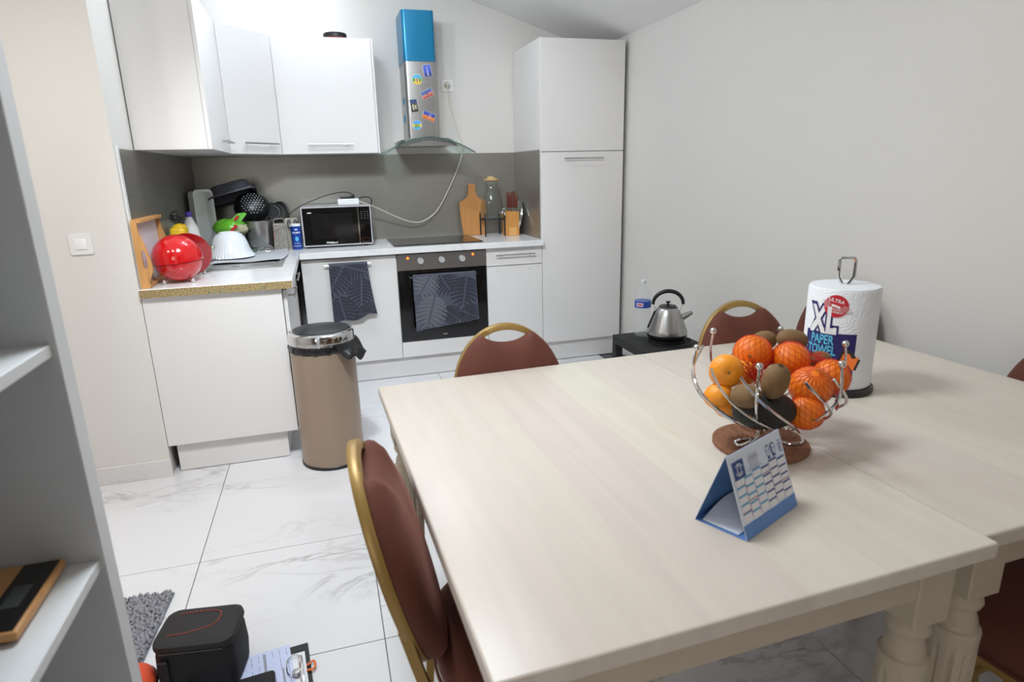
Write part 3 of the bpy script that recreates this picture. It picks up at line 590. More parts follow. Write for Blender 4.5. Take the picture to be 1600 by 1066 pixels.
t = thing('drink_dispenser', 'glass drink dispenser with wooden lid and tap', 'dispenser', (0.765, -0.145, ZW + 0.125))
dz = ZW + 0.126; dc = (0.765, -0.168, 0)
outer = [(0.0, dz), (0.072, dz), (0.082, dz + 0.008), (0.086, dz + 0.035), (0.084, dz + 0.08), (0.076, dz + 0.13), (0.06, dz + 0.19), (0.05, dz + 0.22), (0.047, dz + 0.245), (0.049, dz + 0.268), (0.046, dz + 0.268), (0.044, dz + 0.245), (0.047, dz + 0.22), (0.057, dz + 0.19), (0.073, dz + 0.13), (0.081, dz + 0.08), (0.083, dz + 0.035), (0.079, dz + 0.011), (0.07, dz + 0.005), (0.0, dz + 0.005)]
part(t, 'jar', MB().lathe(outer, 40, dc), M_JAR)
part(t, 'lid', MB().lathe([(0.044, dz + 0.262), (0.055, dz + 0.269), (0.056, dz + 0.279), (0.03, dz + 0.284), (0.024, dz + 0.296), (0.0, dz + 0.297)], 32, dc), mat('pale_wood_lid', rgb(205, 170, 120), 0.5, noise=0.1))
tp = part(t, 'tap', MB().tube([(0.805, -0.238, dz + 0.045), (0.825, -0.268, dz + 0.045), (0.83, -0.275, dz + 0.045)], 0.009, 10).tube([(0.826, -0.270, dz + 0.05), (0.834, -0.281, dz + 0.02)], 0.006, 8).ball((0.82, -0.259, dz + 0.045), 0.013, 14, 8), M_CHROME)
sub(tp, t, 'tap_lever', MB().box(0.816, 0.836, -0.277, -0.263, dz + 0.055, dz + 0.075, 0.003, 2), M_CHROME)
t = thing('dispenser_stand', 'black metal stand under the glass drink dispenser', 'stand', (0.765, -0.168, ZW))
for s, c in ((-1, -1), (1, -1), (1, 1), (-1, 1)):
    xx, yy = 0.765 + 0.073 * s, -0.168 + 0.073 * c
    part(t, 'leg', MB().box(xx - 0.004, xx + 0.004, yy - 0.004, yy + 0.004, ZW + 0.0002, ZW + 0.165), M_BLACKMAT)
zz = ZW + 0.119
mb = MB()
for a, b in (((-1, -1), (1, -1)), ((1, -1), (1, 1)), ((1, 1), (-1, 1)), ((-1, 1), (-1, -1))):
    mb.tube([(0.765 + 0.073 * a[0], -0.168 + 0.073 * a[1], zz), (0.765 + 0.073 * b[0], -0.168 + 0.073 * b[1], zz)], 0.005, 4)
part(t, 'frame', mb, M_BLACKMAT)
t = thing('round_tray', 'round wooden tray with steel rim leaning behind the knife block', 'tray', (0.965, -0.15, ZW))
Mt = Matrix.Rotation(math.radians(-78), 3, 'Y') @ Matrix.Identity(3)
cc = (0.958, -0.15, ZW + 0.122)
part(t, 'disc', MB().lathe([(0.0, 0), (0.118, 0), (0.118, 0.008), (0.0, 0.008)], 48, cc, Mt), M_BOARD)
part(t, 'rim', MB().lathe([(0.117, -0.006), (0.1225, -0.004), (0.1225, 0.012), (0.117, 0.01)], 48, cc, Mt), M_CHROME)
t = thing('knife_block', 'light wooden knife block on the worktop beside the tall cabinet', 'knife block', (0.895, -0.22, ZW))
fb = lambda a, b, c: (0.892 + a, -0.262 + c, ZW + b)
part(t, 'block', MB().prism([(-0.05, 0.0005), (0.05, 0.0005), (0.05, 0.17), (-0.05, 0.178)], 0.10, fb), M_BLOCK)
part(t, 'front_plate', MB().box(0.866, 0.922, -0.2640, -0.2622, ZW + 0.004, ZW + 0.06), mat('pale_block_plate', rgb(222, 168, 100), 0.4, noise=0.05))
kn = [(-0.026, -0.24, 0.02), (-0.008, -0.235, 0.0), (0.008, -0.23, 0.018), (0.028, -0.235, 0.02), (0.04, -0.238, -0.004)]
for i, (dx, yy, dh) in enumerate(kn):
    k = thing('kitchen_knife', ['dark wooden knife handle, leftmost in the knife block', 'short knife handle, second from left in the knife block', 'dark knife handle in the centre of the knife block', 'tall dark knife handle, fourth from left in the knife block', 'short knife handle, rightmost in the knife block'][i], 'knife', (0.892 + dx, yy, ZW + 0.18), group='knives in the knife block')
    xk = 0.892 + dx; zb = ZW + 0.1785
    part(k, 'bolster', MB().box(xk - 0.006, xk + 0.006, yy - 0.009, yy + 0.009, zb, zb + 0.02, 0.002, 1), M_STEEL)
    part(k, 'handle', MB().box(xk - 0.0075, xk + 0.0075, yy - 0.011, yy + 0.013, zb + 0.0205, zb + 0.115 + dh, 0.004, 2), M_DARKWOOD)

# ================================================================== SINK AREA
M_SINK = mat('satin_sink_steel', rgb(172, 172, 170), 0.4, 0.6, noise=0.05, nscale=30)
t = thing('sink', 'stainless steel inset sink with drainer at the end of the worktop', 'sink', (-0.86, -0.83, ZW))
pr = rrect(0.39, 0.80, 0.03, 5, -0.852, -0.81); inn = rrect(0.34, 0.74, 0.05, 5, -0.852, -0.81)
part(t, 'rim', MB().prism_hole(pr, inn, 0.005, lambda a, b, c: (a, b, ZW + 0.0003 + c)), M_SINK)
part(t, 'basin', MB().prism(inn, 0.0012, lambda a, b, c: (a, b, ZW + 0.0003 + c)), M_SINK)
part(t, 'rim_fold', MB().prism_hole(rrect(0.352, 0.752, 0.052, 5, -0.852, -0.81), rrect(0.34, 0.74, 0.05, 5, -0.852, -0.81), 0.004, lambda a, b, c: (a, b, ZW + 0.0055 + c)), M_SINK)
part(t, 'drain', MB().lathe([(0.018, 0), (0.018, 0.002), (0.01, 0.002), (0.008, 0.004), (0, 0.004)], 20, (-0.88, -1.07, ZW + 0.0016)), M_CHROME)
part(t, 'drain_hole', MB().lathe([(0.014, 0), (0.014, 0.0005)], 20, (-0.905, -1.075, ZW + 0.0016)), M_BLACK)
t = thing('faucet', 'chrome sink tap half hidden behind the white bowl', 'tap', (-1.12, -0.95, ZW))
part(t, 'base', MB().lathe([(0.024, ZW + 0.0003), (0.024, ZW + 0.01), (0.018, ZW + 0.02), (0.018, ZW + 0.09), (0.0, ZW + 0.095)], 20, (-1.12, -0.95, 0)), M_CHROME)
part(t, 'spout', MB().tube(smooth_path([(-1.12, -0.95, ZW + 0.07), (-1.09, -0.95, ZW + 0.088), (-1.05, -0.952, ZW + 0.095), (-1.022, -0.955, ZW + 0.096)]), [0.012] * 18 + [0.014], 10).ball((-1.018, -0.955, ZW + 0.094), 0.016, 14, 8), M_CHROME)
# grey mat over the sink
def matf(u, v):
    xx = -1.04 + 0.37 * u; yy = -0.98 + 0.52 * v
    return (xx + 0.02 * math.sin(v * 3), yy + 0.02 * u, ZW + 0.0105 + 0.004 * math.sin(9 * u + 4 * v) * (0.5 + u) * 0.6 + 0.003)
tag(MB().grid(matf, 24, 24, 0.003).build('drying_mat', mat('pale_grey_microfibre', rgb(185, 188, 192), 0.9, noise=0.04, bump=0.2, bscale=300), org=(-0.86, -0.7, ZW)), 'pale grey drying mat spread over the sink', 'mat')
t = thing('white_bowl', 'white fluted bowl turned upside down on the drying mat', 'bowl', (-0.955, -0.76, ZW + 0.019))
bz = ZW + 0.0205; bc = (-0.955, -0.76, 0)
fl = lambda i, a, z: 1 + 0.02 * math.sin(40 * a) * max(0, 1 - (z - bz) / 0.09)
part(t, 'bowl', MB().lathe([(0.116, bz), (0.128, bz), (0.124, bz + 0.008), (0.112, bz + 0.026), (0.103, bz + 0.050), (0.096, bz + 0.078), (0.086, bz + 0.104), (0.071, bz + 0.125), (0.055, bz + 0.134), (0.052, bz + 0.140), (0.048, bz + 0.140), (0.045, bz + 0.136), (0.0, bz + 0.136)], 120, bc, mod=fl), mat('white_glass_bowl', rgb(222, 226, 232), 0.18, noise=0.005))
# red ball and bowl
t = thing('red_ball_pot', 'glossy red ball-shaped pot with chrome ball feet at the worktop end', 'pot', (-1.085, -1.50, ZW))
bc = (-1.085, -1.50, ZW + 0.110); tl = Matrix.Rotation(math.radians(-4), 3, 'Y')
part(t, 'upper_shell', MB().lathe([(0.107 * math.cos(a), 0.107 * math.sin(a)) for a in [(-8 + i * 98 / 14) * PI / 180 for i in range(15)]], 48, bc, tl), M_RED, ang=1.0)
part(t, 'lower_shell', MB().lathe([(0.1045 * math.cos(a), 0.1045 * math.sin(a)) for a in [(-90 + i * 80 / 12) * PI / 180 for i in range(13)]], 48, bc, tl), M_RED, ang=1.0)
part(t, 'seam', MB().lathe([(0.104, -0.019), (0.1055, -0.018), (0.1055, -0.0165), (0.104, -0.0155)], 48, bc, tl), M_DKRED)
for xx, yy in ((-1.028, -1.54), (-1.145, -1.545), (-1.085, -1.435)):
    ft = part(t, 'foot', MB().tube([(xx * 0.6 + bc[0] * 0.4, yy * 0.6 + bc[1] * 0.4, ZW + 0.03), (xx, yy, ZW + 0.012)], 0.004, 8).ball((xx, yy, ZW + 0.0115), 0.011, 14, 8), M_CHROME)
t = thing('red_bowl', 'shiny red bowl with flared rim lying behind the red ball pot', 'bowl', (-1.06, -1.31, ZW))
Mb = Matrix.Rotation(math.radians(100), 3, 'X') @ Matrix.Rotation(math.radians(15), 3, 'Y')
cb = (-1.068, -1.355, ZW + 0.107)
part(t, 'bowl', MB().lathe([(0.104, 0.0), (0.106, -0.002), (0.105, -0.008), (0.1, -0.02), (0.093, -0.045), (0.08, -0.07), (0.06, -0.092), (0.03, -0.104), (0.0, -0.107), (0.0, -0.104), (0.028, -0.101), (0.057, -0.089), (0.077, -0.068), (0.09, -0.044), (0.097, -0.02), (0.101, -0.006)], 48, cb, Mb), M_DKRED)
part(t, 'foot', MB().tube([(-1.03, -1.29, ZW + 0.03), (-1.022, -1.28, ZW + 0.0125)], 0.004, 8).ball((-1.022, -1.28, ZW + 0.0115), 0.011, 14, 8), M_CHROME)

# bamboo tray standing on its long side against the wall
t = thing('bamboo_tray', 'bamboo serving tray with white base standing upright against the left wall', 'tray', (-1.19, -1.42, ZW))
hp_ = [(-1.2175, 0.0005), (-1.177, 0.0005), (-1.181, 0.03), (-1.163, 0.07), (-1.160, 0.10), (-1.168, 0.14), (-1.178, 0.19), (-1.190, 0.23), (-1.194, 0.262), (-1.194, 0.296), (-1.2175, 0.296)]
def slot_ring(n, cx, cz, w, h):
    out = []
    for i in range(n):
        a = 2 * PI * i / n - PI / 2 - PI / n * 6
        out.append((cx + w * math.copysign(abs(math.cos(a)) ** 0.6, math.cos(a)), cz + h * math.copysign(abs(math.sin(a)) ** 0.6, math.sin(a))))
    return out
# outline resampled so the hand hole can be bridged
def resample(poly, n):
    L_ = []; tot = 0; m = len(poly)
    for i in range(m):
        a, b = Vector(poly[i]), Vector(poly[(i + 1) % m]); L_.append((tot, a, b)); tot += (b - a).length
    out = []
    for k in range(n):
        s = tot * k / n
        for (o, a, b) in L_:
            if o <= s <= o + (b - a).length + 1e-9: out.append(tuple(a + (b - a) * ((s - o) / max(1e-9, (b - a).length)))); break
    return out
cxh, czh = -1.186, 0.125
out_ = resample(hp_, 40)
inner = []
for (a, b) in out_:
    an = math.atan2((b - czh) / 0.15, (a - cxh) / 0.03)
    inner.append((cxh + 0.009 * math.copysign(abs(math.cos(an)) ** 0.7, math.cos(an)), czh + 0.040 * math.copysign(abs(math.sin(an)) ** 0.7, math.sin(an))))
for yy in (-1.640, -1.232):
    part(t, 'handle_side', MB().prism_hole(out_, inner, 0.014, lambda a, b, c: (a, yy + c, ZW + b)), M_WOODTRAY)
part(t, 'top_rail', MB().box(-1.2175, -1.180, -1.6255, -1.2325, ZW + 0.282, ZW + 0.296, 0.001, 1), M_WOODTRAY)
part(t, 'bottom_rail', MB().box(-1.2175, -1.180, -1.6255, -1.2325, ZW + 0.0005, ZW + 0.013, 0.001, 1), M_WOODTRAY)
part(t, 'tray_base', MB().box(-1.2175, -1.210, -1.6255, -1.2325, ZW + 0.0135, ZW + 0.2815), mat('white_tray_base', rgb(222, 212, 220), 0.35, noise=0.01))

# bottle, sponges, scourer
t = thing('detergent_bottle', 'white plastic detergent bottle with purple cap by the sink', 'bottle', (-1.16, -0.70, ZW))
bc = (-1.158, -0.70, 0)
part(t, 'body', MB().lathe([(0.0, ZW + 0.0005), (0.042, ZW + 0.0005), (0.045, ZW + 0.01), (0.046, ZW + 0.14), (0.042, ZW + 0.18), (0.028, ZW + 0.22), (0.018, ZW + 0.24), (0.016, ZW + 0.25), (0.0, ZW + 0.25)], 28, bc), M_WHITEP)
part(t, 'cap', MB().lathe([(0.017, ZW + 0.2502), (0.017, ZW + 0.275), (0.015, ZW + 0.279), (0, ZW + 0.279)], 24, bc), mat('purple_cap', rgb(92, 72, 178), 0.4))
part(t, 'print_mark', MB().add([(-1.158 + 0.0463 * math.cos(a), -0.70 + 0.0463 * math.sin(a), ZW + z_) for a in [(-100 + 8 * k) * PI / 180 for k in range(5)] for z_ in (0.128, 0.131)], [(2 * k, 2 * k + 2, 2 * k + 3, 2 * k + 1) for k in range(4)]), mat('dark_text', rgb(60, 60, 70), 0.6))
def crumple(seed, amp, fr):
    rnd = random.Random(seed); ph = [rnd.uniform(0, 6) for _ in range(9)]
    def f(p):
        n = sum(math.sin(fr * (1 + 0.5 * i) * (p.x * math.cos(ph[i]) + p.y * math.sin(ph[i]) + p.z * math.cos(ph[i] * 2)) + ph[(i + 3) % 9]) / (1 + 0.3 * i) for i in range(6))
        return p * (1 + amp * n)
    return f
t = thing('sponge_pack', 'yellow pack of sponges beside the detergent bottle', 'sponges', (-1.165, -0.92, ZW))
part(t, 'pack', MB().box(-1.205, -1.13, -1.02, -0.90, ZW + 0.0005, ZW + 0.215, 0.018, 3).ball((-1.165, -0.95, ZW + 0.21), (0.035, 0.05, 0.022), 20, 12, shape=crumple(4, 0.05, 4)), mat('yellow_wrapper', rgb(232, 190, 40), 0.3, noise=0.05))
part(t, 'green_print', MB().box(-1.2055, -1.1295, -1.0205, -0.8995, ZW + 0.135, ZW + 0.15), mat('dark_green_print', rgb(50, 60, 40), 0.5))
part(t, 'label', MB().box(-1.172, -1.136, -1.0210, -1.0195, ZW + 0.09, ZW + 0.125), mat('cream_label', rgb(225, 215, 160), 0.5))
rnd = random.Random(5); mb = MB()
for k in range(16):
    ax = Vector((rnd.uniform(-1, 1), rnd.uniform(-1, 1), rnd.uniform(-1, 1))).normalized(); q = ax.to_track_quat('Z', 'Y').to_matrix(); R0 = rnd.uniform(0.02, 0.034)
    pts = [Vector((-1.172, -0.955, ZW + 0.266)) + q @ Vector((R0 * math.cos(a), R0 * math.sin(a), 0.012 * math.sin(3 * a + k))) for a in [2 * PI * i / 18 for i in range(18)]]
    mb.tube(pts, 0.0016, 4, closed=True)
tag(mb.build('steel_scourer', mat('dark_steel_wool', rgb(70, 68, 66), 0.4, 0.7), org=(-1.172, -0.955, ZW + 0.22)), 'dark steel wool scourer on top of the yellow sponge pack', 'scourer')

# drainers leaning in the corner
def tray_open(name, label, c, rz, w, h, dep, th, m, slots=0):
    t = thing(name, label, 'tray', c, rz)
    mb = MB().prism(rrect(w, h, 0.025, 5, 0, h / 2), th, lambda a, b, cc: (a, -cc + dep, b))
    mb.prism_hole(rrect(w, h, 0.025, 5, 0, h / 2), rrect(w - 2 * th, h - 2 * th, 0.023, 5, 0, h / 2), dep, lambda a, b, cc: (a, cc, b))
    mb.build('shell', m, t)
    MB().prism_hole(rrect(w + 0.016, h + 0.012, 0.03, 5, 0, h / 2 + 0.002), rrect(w - 0.004, h - 0.006, 0.025, 5, 0, h / 2), 0.004, lambda a, b, cc: (a, -cc, b)).build('rim', m, t)
    for k in range(slots): MB().box(-w / 2 + 0.004, -w / 2 + 0.028, 0.004, 0.01, 0.05 + k * (h - 0.1) / slots, 0.056 + k * (h - 0.1) / slots).build('divider_rib', m, t)
    return t
M_DRAIN = mat('grey_white_plastic', rgb(230, 232, 229), 0.45, noise=0.02)
tray_open('dish_drainer', 'white plastic dish drainer standing upright in the corner', (-1.118, -0.40, ZW + 0.0005), math.radians(50), 0.13, 0.385, 0.05, 0.004, M_DRAIN, slots=9)
tray_open('dark_tray', 'dark grey tray standing behind the white dish drainer', (-1.165, -0.20, ZW + 0.0005), math.radians(55), 0.13, 0.37, 0.03, 0.004, mat('dark_grey_tray', rgb(58, 58, 62), 0.5))

# steel bowl with salad bag
t = thing('steel_bowl', 'small steel bowl under the green salad bag', 'bowl', (-0.99, -0.47, ZW))
part(t, 'bowl', MB().lathe([(0.0, ZW + 0.016), (0.06, ZW + 0.016), (0.075, ZW + 0.05), (0.085, ZW + 0.115), (0.09, ZW + 0.12), (0.083, ZW + 0.118), (0.072, ZW + 0.05), (0.058, ZW + 0.019), (0.0, ZW + 0.019)], 36, (-0.985, -0.43, 0)), M_STEEL)
t = thing('salad_bag', 'crumpled green plastic salad bag with red label', 'bag', (-0.985, -0.43, ZW + 0.12))
C = Vector((-0.985, -0.44, ZW + 0.158))
part(t, 'bag', MB().ball(C, (0.098, 0.078, 0.058), 44, 26, shape=crumple(11, 0.035, 5)), mat('green_plastic_bag', rgb(105, 180, 50), 0.22, noise=0.35, nscale=18))
part(t, 'bag_neck', MB().prism([(-0.03, 0), (0.03, 0), (0.075, 0.055), (0.06, 0.062), (0.02, 0.058), (-0.01, 0.03)], 0.012, lambda a, b, c: (C.x + 0.035 + a, C.y - 0.03 + c + 0.1 * b, C.z + 0.03 + b)), mat('green_plastic_film', rgb(90, 190, 40), 0.2, noise=0.2, nscale=30))
part(t, 'clear_wrap', MB().ball(C + Vector((0.055, -0.010, -0.006)), (0.05, 0.06, 0.036), 30, 18, shape=crumple(3, 0.05, 6)), mat('beige_film', rgb(185, 178, 150), 0.25, noise=0.15, nscale=25))
lb = lambda cx, cz, w, h, ang, yo: [tuple(C + Vector((cx + a * math.cos(ang) - b * math.sin(ang), yo, cz + a * math.sin(ang) + b * math.cos(ang)))) for a, b in ((-w, -h), (w, -h), (w, h), (-w, h))]
part(t, 'red_label', MB().add(lb(0.03, 0.0, 0.03, 0.009, 0.8, -0.082), [(0, 1, 2, 3)]), M_REDP, smooth=False)
part(t, 'red_label', MB().add(lb(0.05, 0.062, 0.018, 0.008, 0.8, -0.045), [(0, 1, 2, 3)]), M_REDP, smooth=False)
# steel pot and glass
t = thing('steel_pot', 'round brushed steel mixing pot by the back splashback', 'pot', (-0.832, -0.34, ZW))
pc = (-0.832, -0.33, 0)
part(t, 'pot', MB().lathe([(0.0, ZW + 0.0005), (0.07, ZW + 0.0005), (0.085, ZW + 0.015), (0.093, ZW + 0.06), (0.095, ZW + 0.188), (0.098, ZW + 0.192), (0.095, ZW + 0.194), (0.091, ZW + 0.188), (0.09, ZW + 0.06), (0.08, ZW + 0.018), (0.0, ZW + 0.006)], 48, pc), M_STEEL)
t = thing('clear_cup', 'clear plastic cup lying on the drying mat', 'cup', (-0.82, -0.52, ZW + 0.014))
part(t, 'cup', MB().lathe([(0.0, 0), (0.026, 0), (0.034, 0.08), (0.032, 0.08), (0.024, 0.003), (0, 0.003)], 24, (-0.86, -0.53, ZW + 0.054), Matrix.Rotation(math.radians(70), 3, 'Y') @ Matrix.Rotation(0.3, 3, 'Z')), M_JAR)
t = thing('whisk', 'wire whisk lying on the drying mat behind the white bowl', 'whisk', (-0.8, -0.6, ZW + 0.02))
mb = MB()
for k in range(5):
    a = k * PI / 5
    mb.tube(smooth_path([(-0.825, -0.64, ZW + 0.036), (-0.79, -0.63 + 0.022 * math.cos(a), ZW + 0.038 + 0.018 * math.sin(a)), (-0.75, -0.62 + 0.022 * math.cos(a), ZW + 0.038 + 0.02 * math.sin(a)), (-0.735, -0.615, ZW + 0.036), (-0.75, -0.62 - 0.022 * math.cos(a), ZW + 0.038 - 0.018 * math.sin(a)), (-0.79, -0.63 - 0.022 * math.cos(a), ZW + 0.038 - 0.016 * math.sin(a)), (-0.825, -0.64, ZW + 0.036)], 5), 0.001, 4)
part(t, 'wires', mb, M_CHROME)
part(t, 'handle', MB().tube([(-0.825, -0.64, ZW + 0.036), (-0.84, -0.645, ZW + 0.034), (-0.9, -0.66, ZW + 0.03)], 0.009, 8), mat('dark_green_handle', rgb(30, 70, 40), 0.4))
# dark oven dish, colander and sieve piled on the pot
def place(c, rx, ry, rz): return Matrix.Translation(Vector(c)) @ Matrix.Rotation(rz, 4, 'Z') @ Matrix.Rotation(ry, 4, 'Y') @ Matrix.Rotation(rx, 4, 'X')
t = thing('roasting_tin', 'dark grey roasting tin tilted over the black colander', 'tin', (-0.95, -0.22, 1.09))
Mr = place((-0.965, -0.24, 1.222), math.radians(-20), math.radians(-14), math.radians(8))
def rp(w, d, z, r): return [(p[0], p[1], z) for p in rrect(w, d, r, 5)]
rings = [rp(0.28, 0.21, -0.003, 0.05), rp(0.30, 0.23, -0.003, 0.05), rp(0.30, 0.23, 0.006, 0.05), rp(0.255, 0.185, 0.008, 0.045), rp(0.235, 0.165, 0.07, 0.04), rp(0.215, 0.145, 0.078, 0.035)]
mb = MB(); n = len(rings[0]); vs = [v for r in rings for v in r]; fs = []
for i in range(len(rings) - 1):
    for k in range(n): fs.append((i * n + k, i * n + (k + 1) % n, (i + 1) * n + (k + 1) % n, (i + 1) * n + k))
fs.append(tuple((len(rings) - 1) * n + k for k in range(n))); mb.add(vs, fs).xf(Mr)
part(t, 'tin', mb, mat('dark_grey_enamel', rgb(82, 83, 92), 0.4, 0.2, noise=0.04))
t = thing('colander', 'black plastic colander with rows of small holes on the steel pot', 'colander', (-0.87, -0.27, 1.08))
Mc = place((-0.862, -0.225, 1.15), math.radians(62), 0, math.radians(10)) @ Matrix.Scale(0.88, 4)
prof = [(0.125, 0.0), (0.128, 0.0), (0.128, 0.006), (0.118, 0.01), (0.108, 0.045), (0.085, 0.08), (0.05, 0.097), (0.0, 0.1), ]
part(t, 'shell', MB().lathe(prof, 40).xf(Mc), mat('black_colander', rgb(22, 23, 26), 0.35))
mb = MB()
for i in range(-4, 5):
    for j in range(-4, 5):
        xx, yy = i * 0.021 + (j % 2) * 0.0105, j * 0.0185; rr = math.hypot(xx, yy)
        if rr > 0.082: continue
        zz = 0.1 - 0.003 * (rr / 0.05) ** 2 if rr < 0.05 else 0.097 - (rr - 0.05) / 0.035 * 0.017
        mb.lathe([(0.0033, zz - 0.004), (0.0033, zz + 0.0015)], 8, (xx, yy, 0))
part(t, 'drain_holes', mb.xf(Mc), mat('pale_hole', rgb(215, 220, 225), 0.6))['kind'] = 'stuff'
t = thing('black_sieve', 'black handled sieve leaning right of the colander', 'sieve', (-0.74, -0.2, ZW + 0.06))
Ms = place((-0.745, -0.17, 1.12), math.radians(65), 0, math.radians(20))
part(t, 'ring', MB().tube([Ms @ Vector((0.062 * math.cos(2 * PI * i / 32), 0.062 * math.sin(2 * PI * i / 32), 0)) for i in range(32)], 0.007, 8, closed=True), M_BLACK)
part(t, 'inner_ring', MB().tube([Ms @ Vector((0.045 * math.cos(2 * PI * i / 32), 0.045 * math.sin(2 * PI * i / 32), 0.004)) for i in range(32)], 0.004, 6, closed=True), mat('grey_plastic', rgb(90, 92, 98), 0.4))
part(t, 'basket', MB().lathe([(0.058, 0.0), (0.05, -0.04), (0.03, -0.055), (0, -0.058)], 32).xf(Ms), M_BLACKMAT)
t = thing('hand_mixer_cord', 'coiled black appliance cord behind the grater', 'cord', (-0.72, -0.13, ZW))
mb = MB()
for k in range(4):
    Mk = place((-0.70 - 0.008 * k, -0.10 - 0.015 * k, 1.10 - 0.004 * k), math.radians(70 + 6 * k), math.radians(10), 0.3)
    mb.tube([Mk @ Vector(((0.055 + 0.004 * k) * math.cos(2 * PI * i / 26), 0.085 * math.sin(2 * PI * i / 26), 0)) for i in range(26)], 0.004, 6, closed=True)
part(t, 'coil', mb, M_BLACK)
part(t, 'tail', MB().tube(smooth_path([(-0.70, -0.09, 1.02), (-0.71, -0.08, 0.95), (-0.72, -0.09, ZW + 0.006)]), 0.004, 6), M_BLACK)
t = thing('saucepan', 'black saucepan hidden in shade behind the salad bag', 'pan', (-0.99, -0.2, ZW))
part(t, 'pan', MB().lathe([(0.0, ZW + 0.0005), (0.085, ZW + 0.0005), (0.09, ZW + 0.01), (0.092, ZW + 0.17), (0.089, ZW + 0.17), (0.086, ZW + 0.012), (0, ZW + 0.006)], 36, (-0.965, -0.17, 0)), M_BLACKMAT)
part(t, 'lid_knob', MB().lathe([(0.09, ZW + 0.1705), (0.05, ZW + 0.185), (0.014, ZW + 0.19), (0.012, ZW + 0.203), (0.02, ZW + 0.206), (0.02, ZW + 0.214), (0, ZW + 0.216)], 28, (-0.965, -0.17, 0)), M_BLACK)
# grater
t = thing('box_grater', 'steel box grater standing beside the blue salt tub', 'grater', (-0.70, -0.36, ZW))
def frust(z, s): return [(-0.70 - 0.042 * s, -0.375 - 0.035 * s, z), (-0.70 + 0.042 * s, -0.375 - 0.035 * s, z), (-0.70 + 0.042 * s, -0.375 + 0.035 * s, z), (-0.70 - 0.042 * s, -0.375 + 0.035 * s, z)]
part(t, 'body', MB().add(frust(ZW + 0.0005, 1.0) + frust(ZW + 0.17, 0.85), [(0, 1, 5, 4), (1, 2, 6, 5), (2, 3, 7, 6), (3, 0, 4, 7), (4, 5, 6, 7)]), speckle('perforated_tin', rgb(190, 184, 178), rgb(110, 104, 98), 210, 0.4, 0.46, 0.54))
mb = MB()
for i in range(11):
    for j in range(20):
        z_ = ZW + 0.012 + j * 0.0076; s = 1.0 - 0.15 * (z_ - ZW) / 0.17; xx = -0.70 + (i - 5 + 0.5 * (j % 2)) * 0.0068 * s
        yy = -0.375 - 0.035 * s - 0.0006
        mb.add([(xx - 0.0023, yy, z_), (xx, yy - 0.0012, z_ + 0.0022), (xx + 0.0023, yy, z_), (xx, yy, z_ - 0.0022)], [(0, 1, 2), (0, 2, 3)])
part(t, 'grating_teeth', mb, mat('dark_teeth', rgb(70, 66, 62), 0.4, 0.6), smooth=False)['kind'] = 'stuff'
part(t, 'handle', MB().tube(smooth_path([(-0.733, -0.375, ZW + 0.17), (-0.728, -0.375, ZW + 0.195), (-0.70, -0.375, ZW + 0.2), (-0.672, -0.375, ZW + 0.195), (-0.667, -0.375, ZW + 0.17)]), 0.003, 6), M_CHROME)
part(t, 'red_lettering', MB().box(-0.7355, -0.7335, -0.4115, -0.41, ZW + 0.06, ZW + 0.13), M_REDP)
t = thing('carton', 'small beige carton with grey scissors behind the salt tub', 'carton', (-0.63, -0.2, ZW))
part(t, 'box', MB().box(-0.672, -0.592, -0.26, -0.17, ZW + 0.0005, ZW + 0.19, 0.001, 1), mat('beige_carton', rgb(190, 180, 165), 0.8))
t2 = thing('scissors', 'grey handled scissors standing behind the blue salt tub', 'scissors', (-0.63, -0.29, ZW))
for s in (-1, 1): part(t2, 'loop', MB().tube([(-0.625 + 0.02 * s + 0.009 * math.cos(a), -0.285, ZW + 0.155 + 0.026 * math.sin(a)) for a in [2 * PI * i / 20 for i in range(20)]], 0.004, 6, closed=True), mat('blue_grey_plastic', rgb(70, 84, 100), 0.4))
part(t2, 'blades', MB().box(-0.634, -0.616, -0.287, -0.283, ZW + 0.0005, ZW + 0.135), M_STEEL)
# salt tub
t = thing('salt_tub', 'blue cylindrical salt tub with white lid next to the microwave', 'tub', (-0.602, -0.37, ZW))
sc = (-0.603, -0.375, 0); SR = 0.0325
part(t, 'tub', MB().lathe([(0.0, ZW + 0.0005), (SR - .001, ZW + 0.0005), (SR, ZW + 0.003), (SR, ZW + 0.148), (0, ZW + 0.148)], 32, sc), mat('salt_blue', rgb(22, 62, 150), 0.35, noise=0.03))
part(t, 'lid', MB().lathe([(SR + 0.001, ZW + 0.1485), (SR + 0.001, ZW + 0.16), (SR - .002, ZW + 0.163), (0, ZW + 0.163)], 32, sc), M_WHITEP)
def on_cyl(cx, cy, R, a0, z0): return lambda x_, y_: (cx + R * math.cos(a0 + x_ / R), cy + R * math.sin(a0 + x_ / R), z0 + y_)
a0 = math.radians(-88)
part(t, 'brand_lettering', text_mb('BALEINE', 0.0145, on_cyl(sc[0], sc[1], SR + 0.0004, a0, ZW + 0.108), bold=0.0004), M_WPRINT, smooth=False)
part(t, 'whale_mark', disc_mb(on_cyl(sc[0], sc[1], SR + 0.0004, a0, ZW + 0.128), 0, 0, 0.011, 0.004, 4, 18), M_WPRINT, smooth=False)
part(t, 'figure_mark', disc_mb(on_cyl(sc[0], sc[1], SR + 0.0004, a0, ZW + 0.068), 0, 0, 0.011, 0.015, 4, 18), M_SKY, smooth=False)
part(t, 'small_lettering', text_mb('SEL DE MER', 0.0075, on_cyl(sc[0], sc[1], SR + 0.0004, a0, ZW + 0.040)), M_WPRINT, smooth=False)
